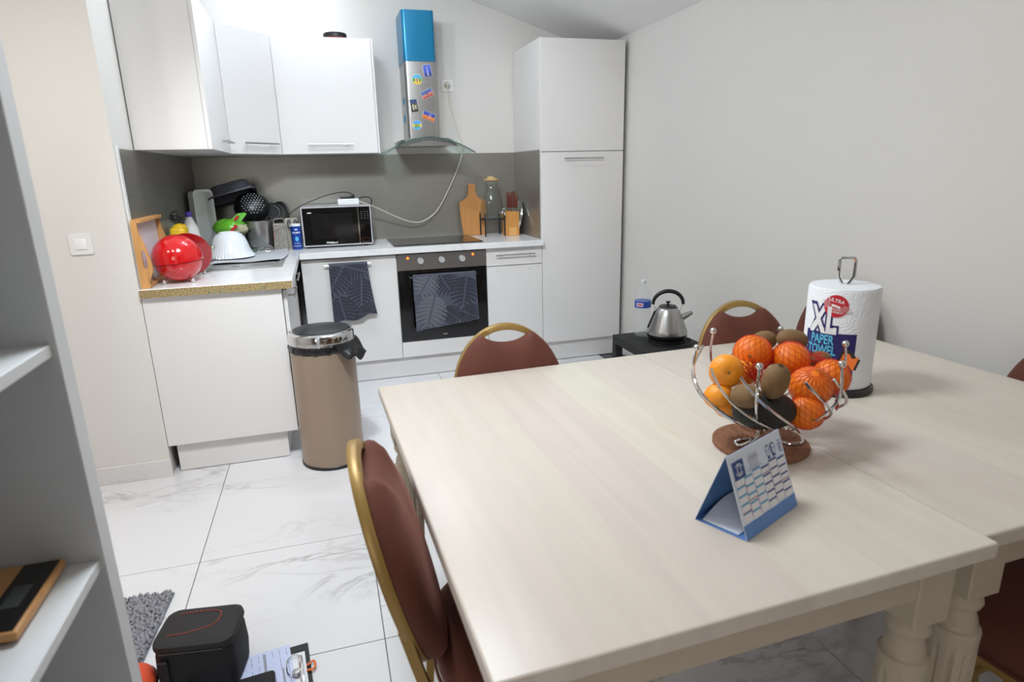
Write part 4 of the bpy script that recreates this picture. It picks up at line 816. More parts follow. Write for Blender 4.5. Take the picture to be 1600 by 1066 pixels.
part(t, 'white_band', MB().add([on_cyl(sc[0], sc[1], SR + 0.0004, a0, ZW + z_)(-0.03 + 0.006 * k, 0) for k in range(11) for z_ in (0.022, 0.0245)], [(2 * k, 2 * k + 2, 2 * k + 3, 2 * k + 1) for k in range(10)]), M_WPRINT)

# ================================================================== TOWELS
M_TOWEL = mat('charcoal_towel', rgb(80, 82, 95), 0.95, noise=0.06, nscale=60, bump=0.3, bscale=500)
M_TLEAF = mat('dark_leaf_weave', rgb(50, 52, 64), 0.95, noise=0.08, nscale=60, bump=0.3, bscale=500)
M_TLEAF2 = mat('light_leaf_weave', rgb(100, 104, 112), 0.95, noise=0.08, nscale=60, bump=0.3, bscale=500)
def leaf(mb, S, cx, cy, ang, L, W, clip):
    """monstera leaf: curved fingers on both sides of a midrib, in metres on the towel"""
    ca, sa = math.cos(ang), math.sin(ang)
    def T(a, b):
        return (min(max(cx + a * ca - b * sa, clip[0]), clip[1]), min(max(cy + a * sa + b * ca, clip[2]), clip[3]))
    n = 8
    for side in (-1, 1):
        for k in range(n):
            t0 = k / n; t1 = (k + 0.86) / n
            w = W * (math.sin(PI * (0.14 + 0.84 * (t0 + t1) / 2)) ** 0.7)
            q = []
            for i in range(5):
                f = i / 4; tap = 1 - 0.35 * f * f
                m = (t0 + t1) / 2; hw = (t1 - t0) / 2 * tap
                sweep = 0.20 * f ** 1.4 - 0.10 * f * (1 - t0)
                q.append((T(side * (0.06 * W + f * w), L * (m - hw + sweep - 0.5)), T(side * (0.06 * W + f * w), L * (m + hw + sweep - 0.5))))
            fl_ = [p for a, b in q for p in (a, b)]
            ok = lambda *ids: len({fl_[k] for k in ids}) == 4 and not (len({fl_[k][0] for k in ids}) == 1 or len({fl_[k][1] for k in ids}) == 1)
            mb.add([S(*p) for p in fl_], [f4 for f4 in [(2 * i, 2 * i + 1, 2 * i + 3, 2 * i + 2) for i in range(4)] if ok(*f4)])
def towel(name, label, pos, x0, w, ztop, h, y, yo, skew, leaves, zfun, group):
    t = thing(name, label, 'towel', pos, group=group)
    bar_r = 0.012
    def S0(a, b, off=0.0):   # a across 0..w, b down from top (front); returns front drape
        f = max(0.0, b) / h
        ww = 0.004 * math.sin(a * 40 + 1) * f + 0.003 * math.sin(a * 95) * f
        return (x0 + a + skew(a / w, f), y - yo * 0 - ww - 0.004 * f - off, ztop - b - zfun(a / w) * f)
    def front(u, v): return S0(u * w, v * h)
    mb = MB().grid(front, 40, 40, -0.004); part(t, 'front_drape', mb, M_TOWEL, ang=1.0)
    # fold over the bar and short back drape
    def fold(u, v):
        if v < 0.5: a = v / 0.5 * PI; p = S0(u * w, 0); return (p[0], p[1] + bar_r * (1 - math.cos(a)) + 0.001, ztop + bar_r * 0.75 * math.sin(a))
        p = S0(u * w, 0); return (p[0], p[1] + 2 * bar_r + 0.001, ztop - (v - 0.5) * 2 * h * 0.5)
    part(t, 'back_drape', MB().grid(fold, 30, 24, 0.003), M_TOWEL, ang=1.0)
    dark, lt = MB(), MB()
    for (cx, cy, ang, L, W, kind) in leaves:
        leaf(dark if kind == 'd' else lt, lambda a, b: S0(a, b, 0.0011), cx, cy, ang, L, W, (0.002, w - 0.002, 0.003, h - 0.004))
    if dark.v: part(t, 'dark_leaf_pattern', dark, M_TLEAF, ang=1.0)
    if lt.v: part(t, 'light_leaf_pattern', lt, M_TLEAF2, ang=1.0)
towel('hand_towel', 'charcoal leaf pattern towel hanging on the dishwasher handle', (-0.3, -0.65, 0.45), -0.424, 0.237, 0.806, 0.355, -0.645, 0.0, lambda u, f: 0.02 * f * u - 0.002 * f + 0.02 * f * f * u,
      [(0.035, 0.095, 0.55, 0.17, 0.085, 'd'), (0.160, 0.035, -1.2, 0.14, 0.085, 'd'), (0.175, 0.185, 0.15, 0.17, 0.08, 'd'), (0.055, 0.285, -0.15, 0.17, 0.08, 'd'), (0.19, 0.345, -1.2, 0.15, 0.07, 'd')],
      lambda u: 0.03 * (1 - u) ** 2 - 0.02 * u - 0.012 * math.sin(u * PI * 3), 'leaf towels on the kitchen fronts')
towel('hand_towel', 'charcoal leaf pattern towel hanging on the oven door handle', (0.3, -0.65, 0.35), 0.094, 0.418, 0.700, 0.345, -0.650, 0.0, lambda u, f: 0.012 * f * u,
      [(0.085, 0.045, 0.6, 0.17, 0.095, 'l'), (0.205, 0.05, -0.5, 0.15, 0.085, 'd'), (0.335, 0.125, 0.2, 0.20, 0.095, 'd'), (0.105, 0.235, 0.3, 0.20, 0.10, 'l'), (0.235, 0.275, -0.8, 0.13, 0.06, 'd'), (0.365, 0.30, -1.0, 0.15, 0.075, 'd')],
      lambda u: 0.02 - 0.045 * u, 'leaf towels on the kitchen fronts')

# ================================================================== BIN
t = thing('pedal_bin', 'tall taupe round bin with chrome lid ring and black bag', 'bin', (-0.495, -1.70, 0))
bc = (-0.489, -1.712, 0)
part(t, 'base_ring', MB().lathe([(0.148, 0.0), (0.150, 0.002), (0.150, 0.014), (0.148, 0.016)], 56, bc), M_BLACK)
part(t, 'body', MB().lathe([(0.147, 0.0155), (0.147, 0.598), (0.0, 0.598)], 64, bc), M_TAUPE)
bg = part(t, 'bin_bag_edge', MB().lathe([(0.1475, 0.565), (0.152, 0.572), (0.153, 0.59), (0.150, 0.60)], 90, bc, mod=lambda i, a, z: 1 + 0.012 * math.sin(17 * a + i) + 0.01 * math.sin(31 * a)), M_BINBAG)
def flap(u, v):
    a = math.radians(-75 + 92 * u); sag = math.sin(PI * u) ** 0.7
    r = 0.148 + (0.052 * sag) * v + 0.008 * math.sin(14 * u + 5 * v) * v
    return (bc[0] + r * math.cos(a), bc[1] + r * math.sin(a), 0.612 - 0.085 * v * sag + 0.012 * math.sin(23 * u) * v)
sub(bg, t, 'bag_flap', MB().grid(flap, 40, 14, 0.0015), M_BINBAG, ang=1.0)
part(t, 'lid_ring', MB().lathe([(0.149, 0.600), (0.152, 0.604), (0.152, 0.612), (0.150, 0.614), (0.150, 0.640), (0.146, 0.650), (0.135, 0.657), (0.128, 0.657), (0.0, 0.650)], 64, bc), M_CHROME)
part(t, 'lid', MB().lathe([(0.126, 0.6515), (0.124, 0.660), (0.09, 0.668), (0.04, 0.673), (0.0, 0.674)], 56, bc), mat('black_satin_lid', rgb(38, 39, 42), 0.3, noise=0.02))
part(t, 'release_button', MB().lathe([(0.007, 0), (0.007, 0.003), (0, 0.003)], 14, (bc[0] + 0.150 * math.cos(-0.98), bc[1] + 0.150 * math.sin(-0.98), 0.632), Matrix.Rotation(-0.98, 3, 'Z') @ Matrix.Rotation(PI / 2, 3, 'Y')), M_BLACK)

# ================================================================== SIDE TABLE, BOTTLE, KETTLE
ST = 0.45
t = thing('side_table', 'small square black side table in the right corner', 'table', (1.24, -1.85, 0))
part(t, 'top', MB().box(1.062, 1.415, -2.10, -1.602, ST - 0.045, ST, 0.0015, 1), M_BLACKMAT)
for xx in (1.062, 1.373):
    for yy in (-2.10, -1.644): part(t, 'leg', MB().box(xx, xx + 0.042, yy, yy + 0.042, 0.0, ST - 0.0455, 0.001, 1), M_BLACKMAT)
t = thing('water_bottle', 'clear plastic water bottle with blue label on the side table', 'bottle', (1.20, -1.69, ST))
bc = (1.205, -1.675, 0)
pf = [(0.0, ST + 0.0005), (0.036, ST + 0.0005), (0.043, ST + 0.01)]
for k in range(9): z_ = ST + 0.02 + k * 0.015; pf += [(0.0445, z_), (0.0425, z_ + 0.0075)]
pf += [(0.044, ST + 0.158), (0.044, ST + 0.20), (0.0435, ST + 0.212), (0.038, ST + 0.238), (0.024, ST + 0.268), (0.014, ST + 0.285), (0.0135, ST + 0.30), (0.0, ST + 0.301)]
part(t, 'bottle', MB().lathe(pf, 36, bc), M_PETG, ang=1.2)
part(t, 'cap', MB().lathe([(0.0155, ST + 0.2915), (0.0155, ST + 0.308), (0.013, ST + 0.311), (0, ST + 0.311)], 24, bc), mat('clear_white_cap', rgb(215, 218, 220), 0.4))
part(t, 'label', MB().lathe([(0.0448, ST + 0.162), (0.0448, ST + 0.198)], 36, bc), mat('blue_bottle_label', rgb(40, 84, 175), 0.45, noise=0.02))
def cylquad(R, a_, b_, z0_, z1_, n=8): return MB().add([(bc[0] + R * math.cos(a_ + (b_ - a_) * k / n), bc[1] + R * math.sin(a_ + (b_ - a_) * k / n), z_) for k in range(n + 1) for z_ in (z0_, z1_)], [(2 * k, 2 * k + 2, 2 * k + 3, 2 * k + 1) for k in range(n)])
part(t, 'label_logo', cylquad(0.0451, math.radians(-165), math.radians(-115), ST + 0.170, ST + 0.190), mat('pale_red_logo', rgb(225, 200, 205), 0.5))
part(t, 'label_stripe', cylquad(0.0452, math.radians(-160), math.radians(-122), ST + 0.177, ST + 0.183), M_REDP)

t = thing('kettle', 'brushed steel pyramid kettle with black arched handle on the side table', 'kettle', (1.285, -1.80, ST))
kc = (1.270, -1.828, 0)
part(t, 'power_base', MB().lathe([(0.095, ST + 0.0005), (0.098, ST + 0.004), (0.098, ST + 0.018), (0.09, ST + 0.022), (0, ST + 0.022)], 48, kc), M_BLACK)
part(t, 'lower_band', MB().lathe([(0.088, ST + 0.0225), (0.102, ST + 0.03), (0.106, ST + 0.042), (0.106, ST + 0.046), (0, ST + 0.046)], 48, kc), M_BLACK)
part(t, 'body', MB().lathe([(0.106, ST + 0.0465), (0.1065, ST + 0.055), (0.102, ST + 0.068), (0.088, ST + 0.105), (0.07, ST + 0.15), (0.058, ST + 0.178), (0.05, ST + 0.187), (0.0, ST + 0.188)], 56, kc), M_STEEL, ang=1.0)
ld = part(t, 'lid', MB().lathe([(0.046, ST + 0.1885), (0.042, ST + 0.194), (0.012, ST + 0.198), (0.0, ST + 0.198)], 36, kc), M_BLACK)
sub(ld, t, 'lid_knob', MB().lathe([(0.005, ST + 0.198), (0.005, ST + 0.206), (0.012, ST + 0.212), (0.013, ST + 0.216), (0, ST + 0.218)], 20, kc), M_BLACK)
hd_ = Vector((0.93, -0.36, 0)); K = Vector((kc[0], kc[1], 0))
arc = [K + hd_ * (0.078 * math.cos(a)) + Vector((0, 0, ST + 0.205 + 0.066 * math.sin(a))) for a in [PI * (-0.02 + 1.04 * i / 16) for i in range(17)]]
h_ = part(t, 'handle', MB().tube(arc, [0.008 + 0.003 * math.sin(PI * i / 16) for i in range(17)], 10), M_BLACK)
sub(h_, t, 'handle_wire', MB().tube(smooth_path([arc[0], arc[0] + Vector((0, 0, -0.012)) - hd_ * 0.004, K + hd_ * 0.062 + Vector((0, 0, ST + 0.172))]), 0.003, 6).tube(smooth_path([arc[-1], arc[-1] + Vector((0, 0, -0.012)) + hd_ * 0.004, K - hd_ * 0.062 + Vector((0, 0, ST + 0.172))]), 0.003, 6), M_CHROME)
part(t, 'spout', MB().tube([K + hd_ * 0.07 + Vector((0, 0, ST + 0.125)), K + hd_ * 0.105 + Vector((0, 0, ST + 0.145)), K + hd_ * 0.128 + Vector((0, 0, ST + 0.156))], [0.022, 0.018, 0.013], 14, sq=(0.8, 1.0)), M_STEEL)
part(t, 'level_strip', MB().tube([K - hd_ * 0.101 + Vector((0, 0, ST + 0.075)), K - hd_ * 0.066 + Vector((0, 0, ST + 0.165))], 0.006, 6), M_BLACK)
part(t, 'cord', MB().tube(smooth_path([(kc[0] + 0.09, kc[1] - 0.02, ST + 0.008), (kc[0] + 0.12, kc[1] - 0.05, ST + 0.005), (kc[0] + 0.06, kc[1] - 0.125, ST + 0.005), (kc[0] - 0.04, kc[1] - 0.125, ST + 0.005), (kc[0] - 0.10, kc[1] - 0.06, ST + 0.006), (kc[0] - 0.09, kc[1] - 0.02, ST + 0.012)]), 0.0035, 6), M_BLACK)

# ================================================================== DINING TABLES
TZ = 0.76
def leg_prof():
    p = [(0.048, 0.583), (0.040, 0.578), (0.046, 0.568), (0.048, 0.56), (0.044, 0.551), (0.037, 0.545), (0.037, 0.538), (0.042, 0.527), (0.044, 0.52), (0.043, 0.513), (0.047, 0.507), (0.053, 0.504), (0.055, 0.498), (0.0545, 0.49), (0.0535, 0.48)]
    n = 14
    for i in range(n + 1): f = i / n; p.append((0.0535 - 0.014 * f + 0.004 * math.sin(PI * f), 0.468 - 0.313 * f))
    return p + [(0.046, 0.145), (0.046, 0.135), (0.036, 0.13), (0.034, 0.12), (0.044, 0.105), (0.048, 0.085), (0.046, 0.06), (0.034, 0.03), (0.030, 0.0)]
LEG = leg_prof()
def flute(i, a, z):
    if not (0.165 < z < 0.472): return 1.0
    e = min(1, (z - 0.165) / 0.02, (0.472 - z) / 0.015); c = math.cos(10 * a)
    return 1 - 0.15 * e * max(0, (c - 0.35) / 0.65)
leg_mb = MB().lathe([(0.026, -0.028)] + [(r * 0.74, z) for r, z in LEG[::-1]], 80, mod=flute).box(-0.038, 0.038, -0.038, 0.038, 0.583, 0.7055, 0.002, 1).xf(Matrix.Translation((0, 0, 0.028)))
leg_mesh = None
def table(label, loc, rz, W, Lg, near_round, seed, inset_r=0.06, seam=''):
    """origin far-left corner, x to the right, y towards the camera is negative"""
    global leg_mesh
    t = thing('dining_table', label, 'table', loc, rz)
    rnd = random.Random(seed); xs_ = [0.0]
    while xs_[-1] < W - 0.16: xs_.append(xs_[-1] + rnd.uniform(0.095, 0.145))
    xs_.append(W)
    th = 0.026
    for i in range(len(xs_) - 1):
        a, b = xs_[i], xs_[i + 1]; b_ = bmesh.new(); bmesh.ops.create_cube(b_, size=1)
        for v in b_.verts: v.co = Vector(((a + b) / 2 + v.co.x * (b - a), -Lg / 2 + v.co.y * Lg, TZ - th / 2 + v.co.z * th))
        ed = [e for e in b_.edges if all(v.co.z > TZ - 0.001 for v in e.verts) and (all(abs(v.co.y) < 1e-4 for v in e.verts) or all(abs(v.co.y + Lg) < 1e-4 for v in e.verts))]
        if i == 0 and seam != 'l': ed += [e for e in b_.edges if all(v.co.z > TZ - .001 and abs(v.co.x) < 1e-4 for v in e.verts)] + [e for e in b_.edges if all(abs(v.co.x) < 1e-4 for v in e.verts) and abs(e.verts[0].co.z - e.verts[1].co.z) > .01]
        if i == len(xs_) - 2 and seam != 'r': ed += [e for e in b_.edges if all(v.co.z > TZ - .001 and abs(v.co.x - W) < 1e-4 for v in e.verts)] + [e for e in b_.edges if all(abs(v.co.x - W) < 1e-4 for v in e.verts) and abs(e.verts[0].co.z - e.verts[1].co.z) > .01]
        bmesh.ops.bevel(b_, geom=list(set(ed)), offset=near_round, segments=3, profile=0.5, affect='EDGES')
        MB().bm(b_).build('plank', M_TABLE, t)
    a0_, a1_ = 0.026, 0.02
    z0_, z1_ = 0.668, TZ - th - 0.0003
    MB().box(0.1, W - 0.1, -Lg + a0_, -Lg + a0_ + a1_, z0_, z1_).build('apron', M_TABLEAPR, t)
    MB().box(0.1, W - 0.1, -a0_ - a1_, -a0_, z0_, z1_).build('apron', M_TABLEAPR, t)
    MB().box(a0_, a0_ + a1_, -Lg + 0.1, -0.1, z0_, z1_).build('apron', M_TABLEAPR, t)
    MB().box(W - a0_ - a1_, W - a0_, -Lg + 0.1, -0.1, z0_, z1_).build('apron', M_TABLEAPR, t)
    for sx in (0.06, W - inset_r):
        for sy in (-0.06, -Lg + 0.06):
            if leg_mesh is None: o = leg_mb.build('leg', M_TABLEAPR, t, ang=0.5); leg_mesh = o.data
            else: o = bpy.data.objects.new('leg', leg_mesh); COL.objects.link(o); o.parent = t
            o.location = (sx, sy, -0.0)
    return t
W1 = 0.8446
table('whitewashed wooden dining table, the left of the two pushed together', (-0.323, -2.9455, 0), 0.0299, W1, 1.148, 0.005, 2, inset_r=0.088, seam='r')
table('whitewashed wooden dining table at the right wall side carrying the paper towel', (-0.323 + (W1 + 0.0012) * math.cos(0.0299), -2.9455 + (W1 + 0.0012) * math.sin(0.0299), 0), 0.0299, 0.834, 1.128, 0.006, 5, seam='l')

# ================================================================== CHAIRS
LEANB = 0.25
def back_pt(x, z, d=0.0):
    """point on the reclined backrest plane; d = forward offset"""
    dz = z - 0.44
    return Vector((x, -0.195 - dz * LEANB + d, z))
def make_chair(label):
    t = thing('banquet_chair', label, 'chair', group='brown velvet chairs round the tables')
    cz, ha, hb = 0.672, 0.178, 0.213
    def ell(a, s=1.0): return (ha * s * math.cos(a), cz + hb * s * math.sin(a))
    # gold hoop: flat band round the whole back
    pts = [back_pt(*ell(2 * PI * i / 56), 0.0) for i in range(56)]
    vs = []; fs = []; nn_ = 64
    for i in range(nn_):
        a = 2 * PI * i / nn_
        for s_, d_ in ((1.0, -0.018), (1.010, -0.015), (1.010, -0.002), (1.0, 0.002), (0.925, 0.002), (0.915, -0.002), (0.915, -0.015), (0.925, -0.018)): vs.append(back_pt(*ell(a, s_), d_))
    for i in range(nn_):
        j = (i + 1) % nn_
        for k in range(8): fs.append((i * 8 + k, i * 8 + (k + 1) % 8, j * 8 + (k + 1) % 8, j * 8 + k))
    MB().add(vs, fs).build('back_frame', M_GOLD, t, ang=0.9)
    # upholstered front pad with scooped top edge
    def outline(n=72):
        o = []
        for i in range(n):
            a = 2 * PI * i / n; x, z = ell(a, 0.995)
            zc = cz + hb - 0.052 + 0.030 * (abs(x) / 0.085) ** 2.4
            if z > zc: z = zc
            o.append((x, z))
        return o
    O = outline(); n = len(O); cx_, cz_ = 0.0, cz - 0.02
    rings = []; prof = [(1.0, 0.0), (1.012, 0.008), (1.0, 0.018), (0.93, 0.032), (0.75, 0.042), (0.45, 0.046), (0.0, 0.047)]
    vs = []; fs = []
    for s, d in prof:
        for x, z in O: vs.append(back_pt(cx_ + (x - cx_) * s, cz_ + (z - cz_) * s, d + 0.003))
    for i in range(len(prof) - 1):
        for k in range(n): fs.append((i * n + k, i * n + (k + 1) % n, (i + 1) * n + (k + 1) % n, (i + 1) * n + k))
    MB().add(vs, fs).build('backrest_pad', M_VELVET, t, ang=1.2)
    vs = []; fs = []
    for s, d in ((0.97, 0.003), (0.97, -0.008), (0.9, -0.013), (0.0, -0.014)):
        for x, z in O: vs.append(back_pt(cx_ + (x - cx_) * s, cz_ + (z - cz_) * s, d))
    for i in range(3):
        for k in range(n): fs.append((i * n + k, i * n + (k + 1) % n, (i + 1) * n + (k + 1) % n, (i + 1) * n + k))
    MB().add(vs, fs).build('back_panel', M_VELVET, t, ang=1.2)
    # seat: rounded trapezoid cushion
    def seat_o(s):
        o = []
        for i in range(60):
            a = 2 * PI * i / 60; c, d = math.cos(a), math.sin(a)
            x = 0.205 * math.copysign(abs(c) ** 0.72, c); y = 0.205 * math.copysign(abs(d) ** 0.72, d)
            o.append((x * (1 + 0.06 * y / 0.2) * s, 0.01 + y * s))
        return o
    vs = []; fs = []
    pr_ = [(0.9, 0.418), (0.985, 0.421), (1.0, 0.435), (1.0, 0.455), (0.975, 0.472), (0.88, 0.484), (0.5, 0.49), (0.0, 0.491)]
    for s, z in pr_:
        for x, y in seat_o(s): vs.append((x, y, z))
    for i in range(len(pr_) - 1):
        for k in range(60): fs.append((i * 60 + k, i * 60 + (k + 1) % 60, (i + 1) * 60 + (k + 1) % 60, (i + 1) * 60 + k))
    fs.append(tuple(range(60))[::-1])
    MB().add(vs, fs).build('seat', M_VELVET, t, ang=1.2)
    MB().tube([(x, y, 0.421) for x, y in seat_o(1.008)], 0.0035, 6, closed=True).build('seat_piping', mat('brown_piping', rgb(96, 52, 36), 0.6, sheen=0.5), t)
    MB().tube([(x, y, 0.405) for x, y in seat_o(0.92)], 0.013, 4, closed=True).build('seat_frame', M_GOLD, t)
    for s in (-1, 1):
        MB().tube([(0.17 * s, 0.165, 0.40), (0.178 * s, 0.185, 0.2), (0.186 * s, 0.20, 0.0)], 0.0125, 4).build('leg', M_GOLD, t)
        p = [back_pt(0.160 * s, 0.62, -0.012), back_pt(0.166 * s, 0.52, -0.012), back_pt(0.168 * s, 0.42, -0.01), Vector((0.174 * s, -0.20, 0.2)), Vector((0.182 * s, -0.25, 0.0))]
        MB().tube(smooth_path(p, 4), 0.0125, 4).build('leg', M_GOLD, t)
        MB().tube([(0.168 * s, -0.19, 0.405), (0.16 * s, 0.16, 0.405)], 0.010, 4).build('side_rail', M_GOLD, t)
    MB().tube([(-0.176, -0.21, 0.17), (0.176, -0.21, 0.17)], 0.008, 6).build('stretcher', M_GOLD, t)
    MB().tube([(-0.178, 0.185, 0.19), (0.178, 0.185, 0.19)], 0.008, 6).build('stretcher', M_GOLD, t)
    return t
spots = [((-0.104, -3.65), -94, 'brown velvet banquet chair at the left table edge, seen from the side'),
         ((0.085, -3.155), 180, 'brown velvet chair at the far table edge in front of the oven'),
         ((0.945, -3.145), 178, 'brown velvet chair at the far table edge beside the kettle'),
         ((1.275, -2.685), 90, 'brown velvet chair mostly hidden behind the paper towel roll'),
         ((1.205, -3.60), 90, 'brown velvet chair against the right wall, cut by the photo edge'),
         ((0.925, -4.02), 4, 'brown velvet chair pushed under the near right table edge')]
ch0 = make_chair(spots[0][2])
for i, ((x, y), a, lab) in enumerate(spots):
    c = ch0 if i == 0 else copy_tree(ch0)
    c.location = (x, y, 0); c.rotation_euler = (0, 0, math.radians(a)); c['label'] = lab

# ================================================================== TABLE TOP OBJECTS
BX, BY = 0.45, -3.63
tag(MB().lathe([(0.0, TZ + 0.0003), (0.098, TZ + 0.0003), (0.1, TZ + 0.002), (0.1, TZ + 0.009), (0.098, TZ + 0.0105), (0.0, TZ + 0.0105)], 56, (BX - 0.01, BY - 0.004, 0)).build('cork_trivet', M_CORK, org=(BX, BY, TZ)), 'round cork trivet under the wire fruit basket', 'trivet')
t = thing('fruit_basket', 'chrome wire fruit basket with ball-tipped ribs', 'basket', (BX, BY, TZ + 0.0105))
def bowl(az, s, zt=0.98, rt=0.157):
    """point on the bowl: s 0 (hub) .. 1 (rim)"""
    r = rt * (1.06 * math.sin(min(1.0, s * 1.12) * PI / 2) - 0.06 * max(0, s - .7) / .3); z = 0.803 + (zt - 0.803) * (1 - math.cos(s * PI / 2)) ** 0.85
    return Vector((BX + r * math.cos(az), BY + r * math.sin(az), z))
for k in range(6):
    az = math.radians(44 + 60 * k)
    rb = part(t, 'rib', MB().tube([bowl(az, 0.12 + 0.88 * i / 20) for i in range(21)], 0.0028, 8), M_CHROME)
    sub(rb, t, 'ball_tip', MB().ball(bowl(az, 1.0) + Vector((0, 0, 0.003)), 0.0072, 16, 10), M_CHROME)
for azd in (255, 278, 212, 186, 152, 118, 22, 340, 70):
    az = math.radians(azd)
    part(t, 'spiral_wire', MB().tube([bowl(az + math.radians(78) * (1 - f) ** 1.1, 0.10 + 0.90 * f, zt=0.955, rt=0.155) for f in [i / 20 for i in range(21)]], 0.0028, 8), M_CHROME)
part(t, 'hub_ring', MB().tube([(BX + 0.026 * math.cos(a), BY + 0.026 * math.sin(a), 0.803) for a in [2 * PI * i / 28 for i in range(28)]], 0.003, 8, closed=True), M_CHROME)
for azd in (197, 330, 85):
    a0 = math.radians(azd); d = Vector((math.cos(a0), math.sin(a0), 0)); e = Vector((-d.y, d.x, 0)); C = Vector((BX, BY, 0)); zf = TZ + 0.0137
    loop = [C + d * 0.026 + e * 0.004 + Vector((0, 0, 0.802)), C + d * 0.052 + e * 0.02 + Vector((0, 0, 0.799)), C + d * 0.072 + e * 0.018 + Vector((0, 0, 0.79)), C + d * 0.08 + Vector((0, 0, 0.777)), C + d * 0.07 - e * 0.02 + Vector((0, 0, zf + 0.001)), C + d * 0.045 - e * 0.022 + Vector((0, 0, zf)), C + d * 0.028 - e * 0.008 + Vector((0, 0, zf + 0.001))]
    part(t, 'foot_loop', MB().tube(smooth_path(loop, 5), 0.003, 8), M_CHROME)

def citrus(name, c, r, m, label, cat, grp, stem_dir, dimple=0.0):
    t = thing(name, label, cat, (c[0], c[1], c[2]), group=grp)
    sd = Vector(stem_dir).normalized(); q = sd.to_track_quat('Z', 'Y').to_matrix()
    shp = lambda p: Vector((p.x, p.y, p.z * (0.94 - dimple * 0.3) - dimple * 0.16 * math.exp(-((p.x ** 2 + p.y ** 2) / 0.08)) * (1 if p.z > 0 else 0)))
    part(t, 'peel', MB().ball(c, r, 32, 20, M=q, shape=shp), m, ang=1.5)
    zt_ = r * (0.94 - dimple * 0.3) - dimple * 0.16 * r
    part(t, 'stem_scar', MB().lathe([(0.0035, zt_ - 0.001), (0.003, zt_ + 0.0008), (0, zt_ + 0.001)], 10, c, q), mat('stem_green', rgb(120, 120, 50), 0.7))
    return t
oranges = [((0.465, -3.554, 0.943), 0.0425, 'netted orange at the top left of the fruit pile', (-.6, -.6, .1)),
           ((0.531, -3.597, 0.934), 0.041, 'netted orange at the top centre of the fruit pile', (.3, .3, .9)),
           ((0.505, -3.692, 0.906), 0.043, 'large netted orange at the front right of the basket', (.5, .5, .6)),
           ((0.578, -3.668, 0.910), 0.039, 'netted orange at the right rim of the basket', (.9, .2, .4)),
           ((0.482, -3.712, 0.860), 0.036, 'netted orange low at the basket front under the larger one', (-.3, -.9, -.1))]
for c, r, lab, sd in oranges: citrus('orange', c, r, M_ORANGE, lab, 'orange', 'oranges in the red net', sd)
clems = [((0.350, -3.622, 0.936), 0.036, 'pale clementine with dimpled top at the left rim', (-.35, -.85, .15), 0.6), ((0.415, -3.588, 0.913), 0.033, 'clementine half hidden behind the pale dimpled one', (.2, .3, .9), 0.2),
         ((0.333, -3.625, 0.885), 0.031, 'clementine at the left bottom of the basket', (-.2, .3, .8), 0.2), ((0.372, -3.600, 0.846), 0.027, 'lowest clementine, glimpsed beside the avocado', (0, 0, 1), 0.2)]
for c, r, lab, sd, dm in clems: citrus('clementine', c, r, M_CLEM, lab, 'clementine', 'clementines in the basket', sd, dm)
def kiwi(c, r, l, axis, lab):
    t = thing('kiwi', lab, 'kiwi', c, group='kiwis in the basket'); q = Vector(axis).normalized().to_track_quat('Z', 'Y').to_matrix()
    part(t, 'skin', MB().ball(c, (r, r * 0.93, l), 28, 18, M=q, shape=lambda p: Vector((p.x * (1 + .06 * p.z), p.y * (1 + .06 * p.z), math.copysign(abs(p.z) ** 0.9, p.z)))), M_KIWI, ang=1.5)
    part(t, 'stem_end', MB().lathe([(0.006, l * 0.975), (0.005, l + 0.0012), (0.002, l + 0.0005), (0, l + 0.0005)], 12, c, q), mat('kiwi_stem', rgb(70, 50, 32), 0.8))
kiwi((0.399, -3.712, 0.936), 0.0275, 0.038, (.05, -.25, 1), 'upright kiwi standing at the front of the basket')
kiwi((0.346, -3.695, 0.907), 0.026, 0.031, (.35, -.9, .1), 'kiwi lying beside the upright one, stem end towards the camera')
kiwi((0.566, -3.556, 0.966), 0.0255, 0.037, (.95, -.1, -.2), 'kiwi lying on top of the oranges at the back')
kiwi((0.530, -3.507, 0.955), 0.024, 0.033, (1, .2, 0), 'kiwi peeking out behind the top left orange')
kiwi((0.612, -3.590, 0.921), 0.023, 0.031, (1, -.2, 0.1), 'kiwi hidden behind the right oranges')
t = thing('avocado', 'dark avocado lying at the bottom front of the basket', 'avocado', (0.39, -3.69, 0.865))
q = Vector((0.96, -0.26, 0.0)).to_track_quat('Z', 'Y').to_matrix()
part(t, 'skin', MB().ball((0.398, -3.688, 0.866), (0.041, 0.039, 0.066), 32, 20, M=q, shape=lambda p: Vector((p.x * (1 + .10 * p.z), p.y * (1 + .10 * p.z), p.z))), M_AVO, ang=1.5)
part(t, 'stem_end', MB().lathe([(0.005, -0.0665), (0.005, -0.064)], 10, (0.398, -3.688, 0.866), q), M_KIWI)
# red net over the oranges
t = thing('orange_net', 'red plastic net bag around the oranges', 'net', (0.52, -3.64, 0.87))
for ci, (c, r, lab, sd) in enumerate(oranges):
    mb = MB(); q = Vector((0.5 * math.cos(ci * 2.1), 0.5 * math.sin(ci * 2.1), 0.8)).normalized().to_track_quat('Z', 'Y').to_matrix(); R_ = r + 0.0006; NN = 18
    for fam in (1, -1):
        for k in range(NN):
            pts = []
            for i in range(19):
                th_ = PI * (0.06 + 0.88 * i / 18); ph = 2 * PI * k / NN + fam * 1.5 * (i / 18)
                pts.append(Vector(c) + q @ Vector((R_ * math.sin(th_) * math.cos(ph), R_ * math.sin(th_) * math.sin(ph), R_ * 0.99 * math.cos(th_))))
            mb.tube(pts, 0.0004, 3)
    part(t, 'net_mesh', mb, M_NET)['kind'] = 'stuff'
mb = MB(); rnd = random.Random(9)
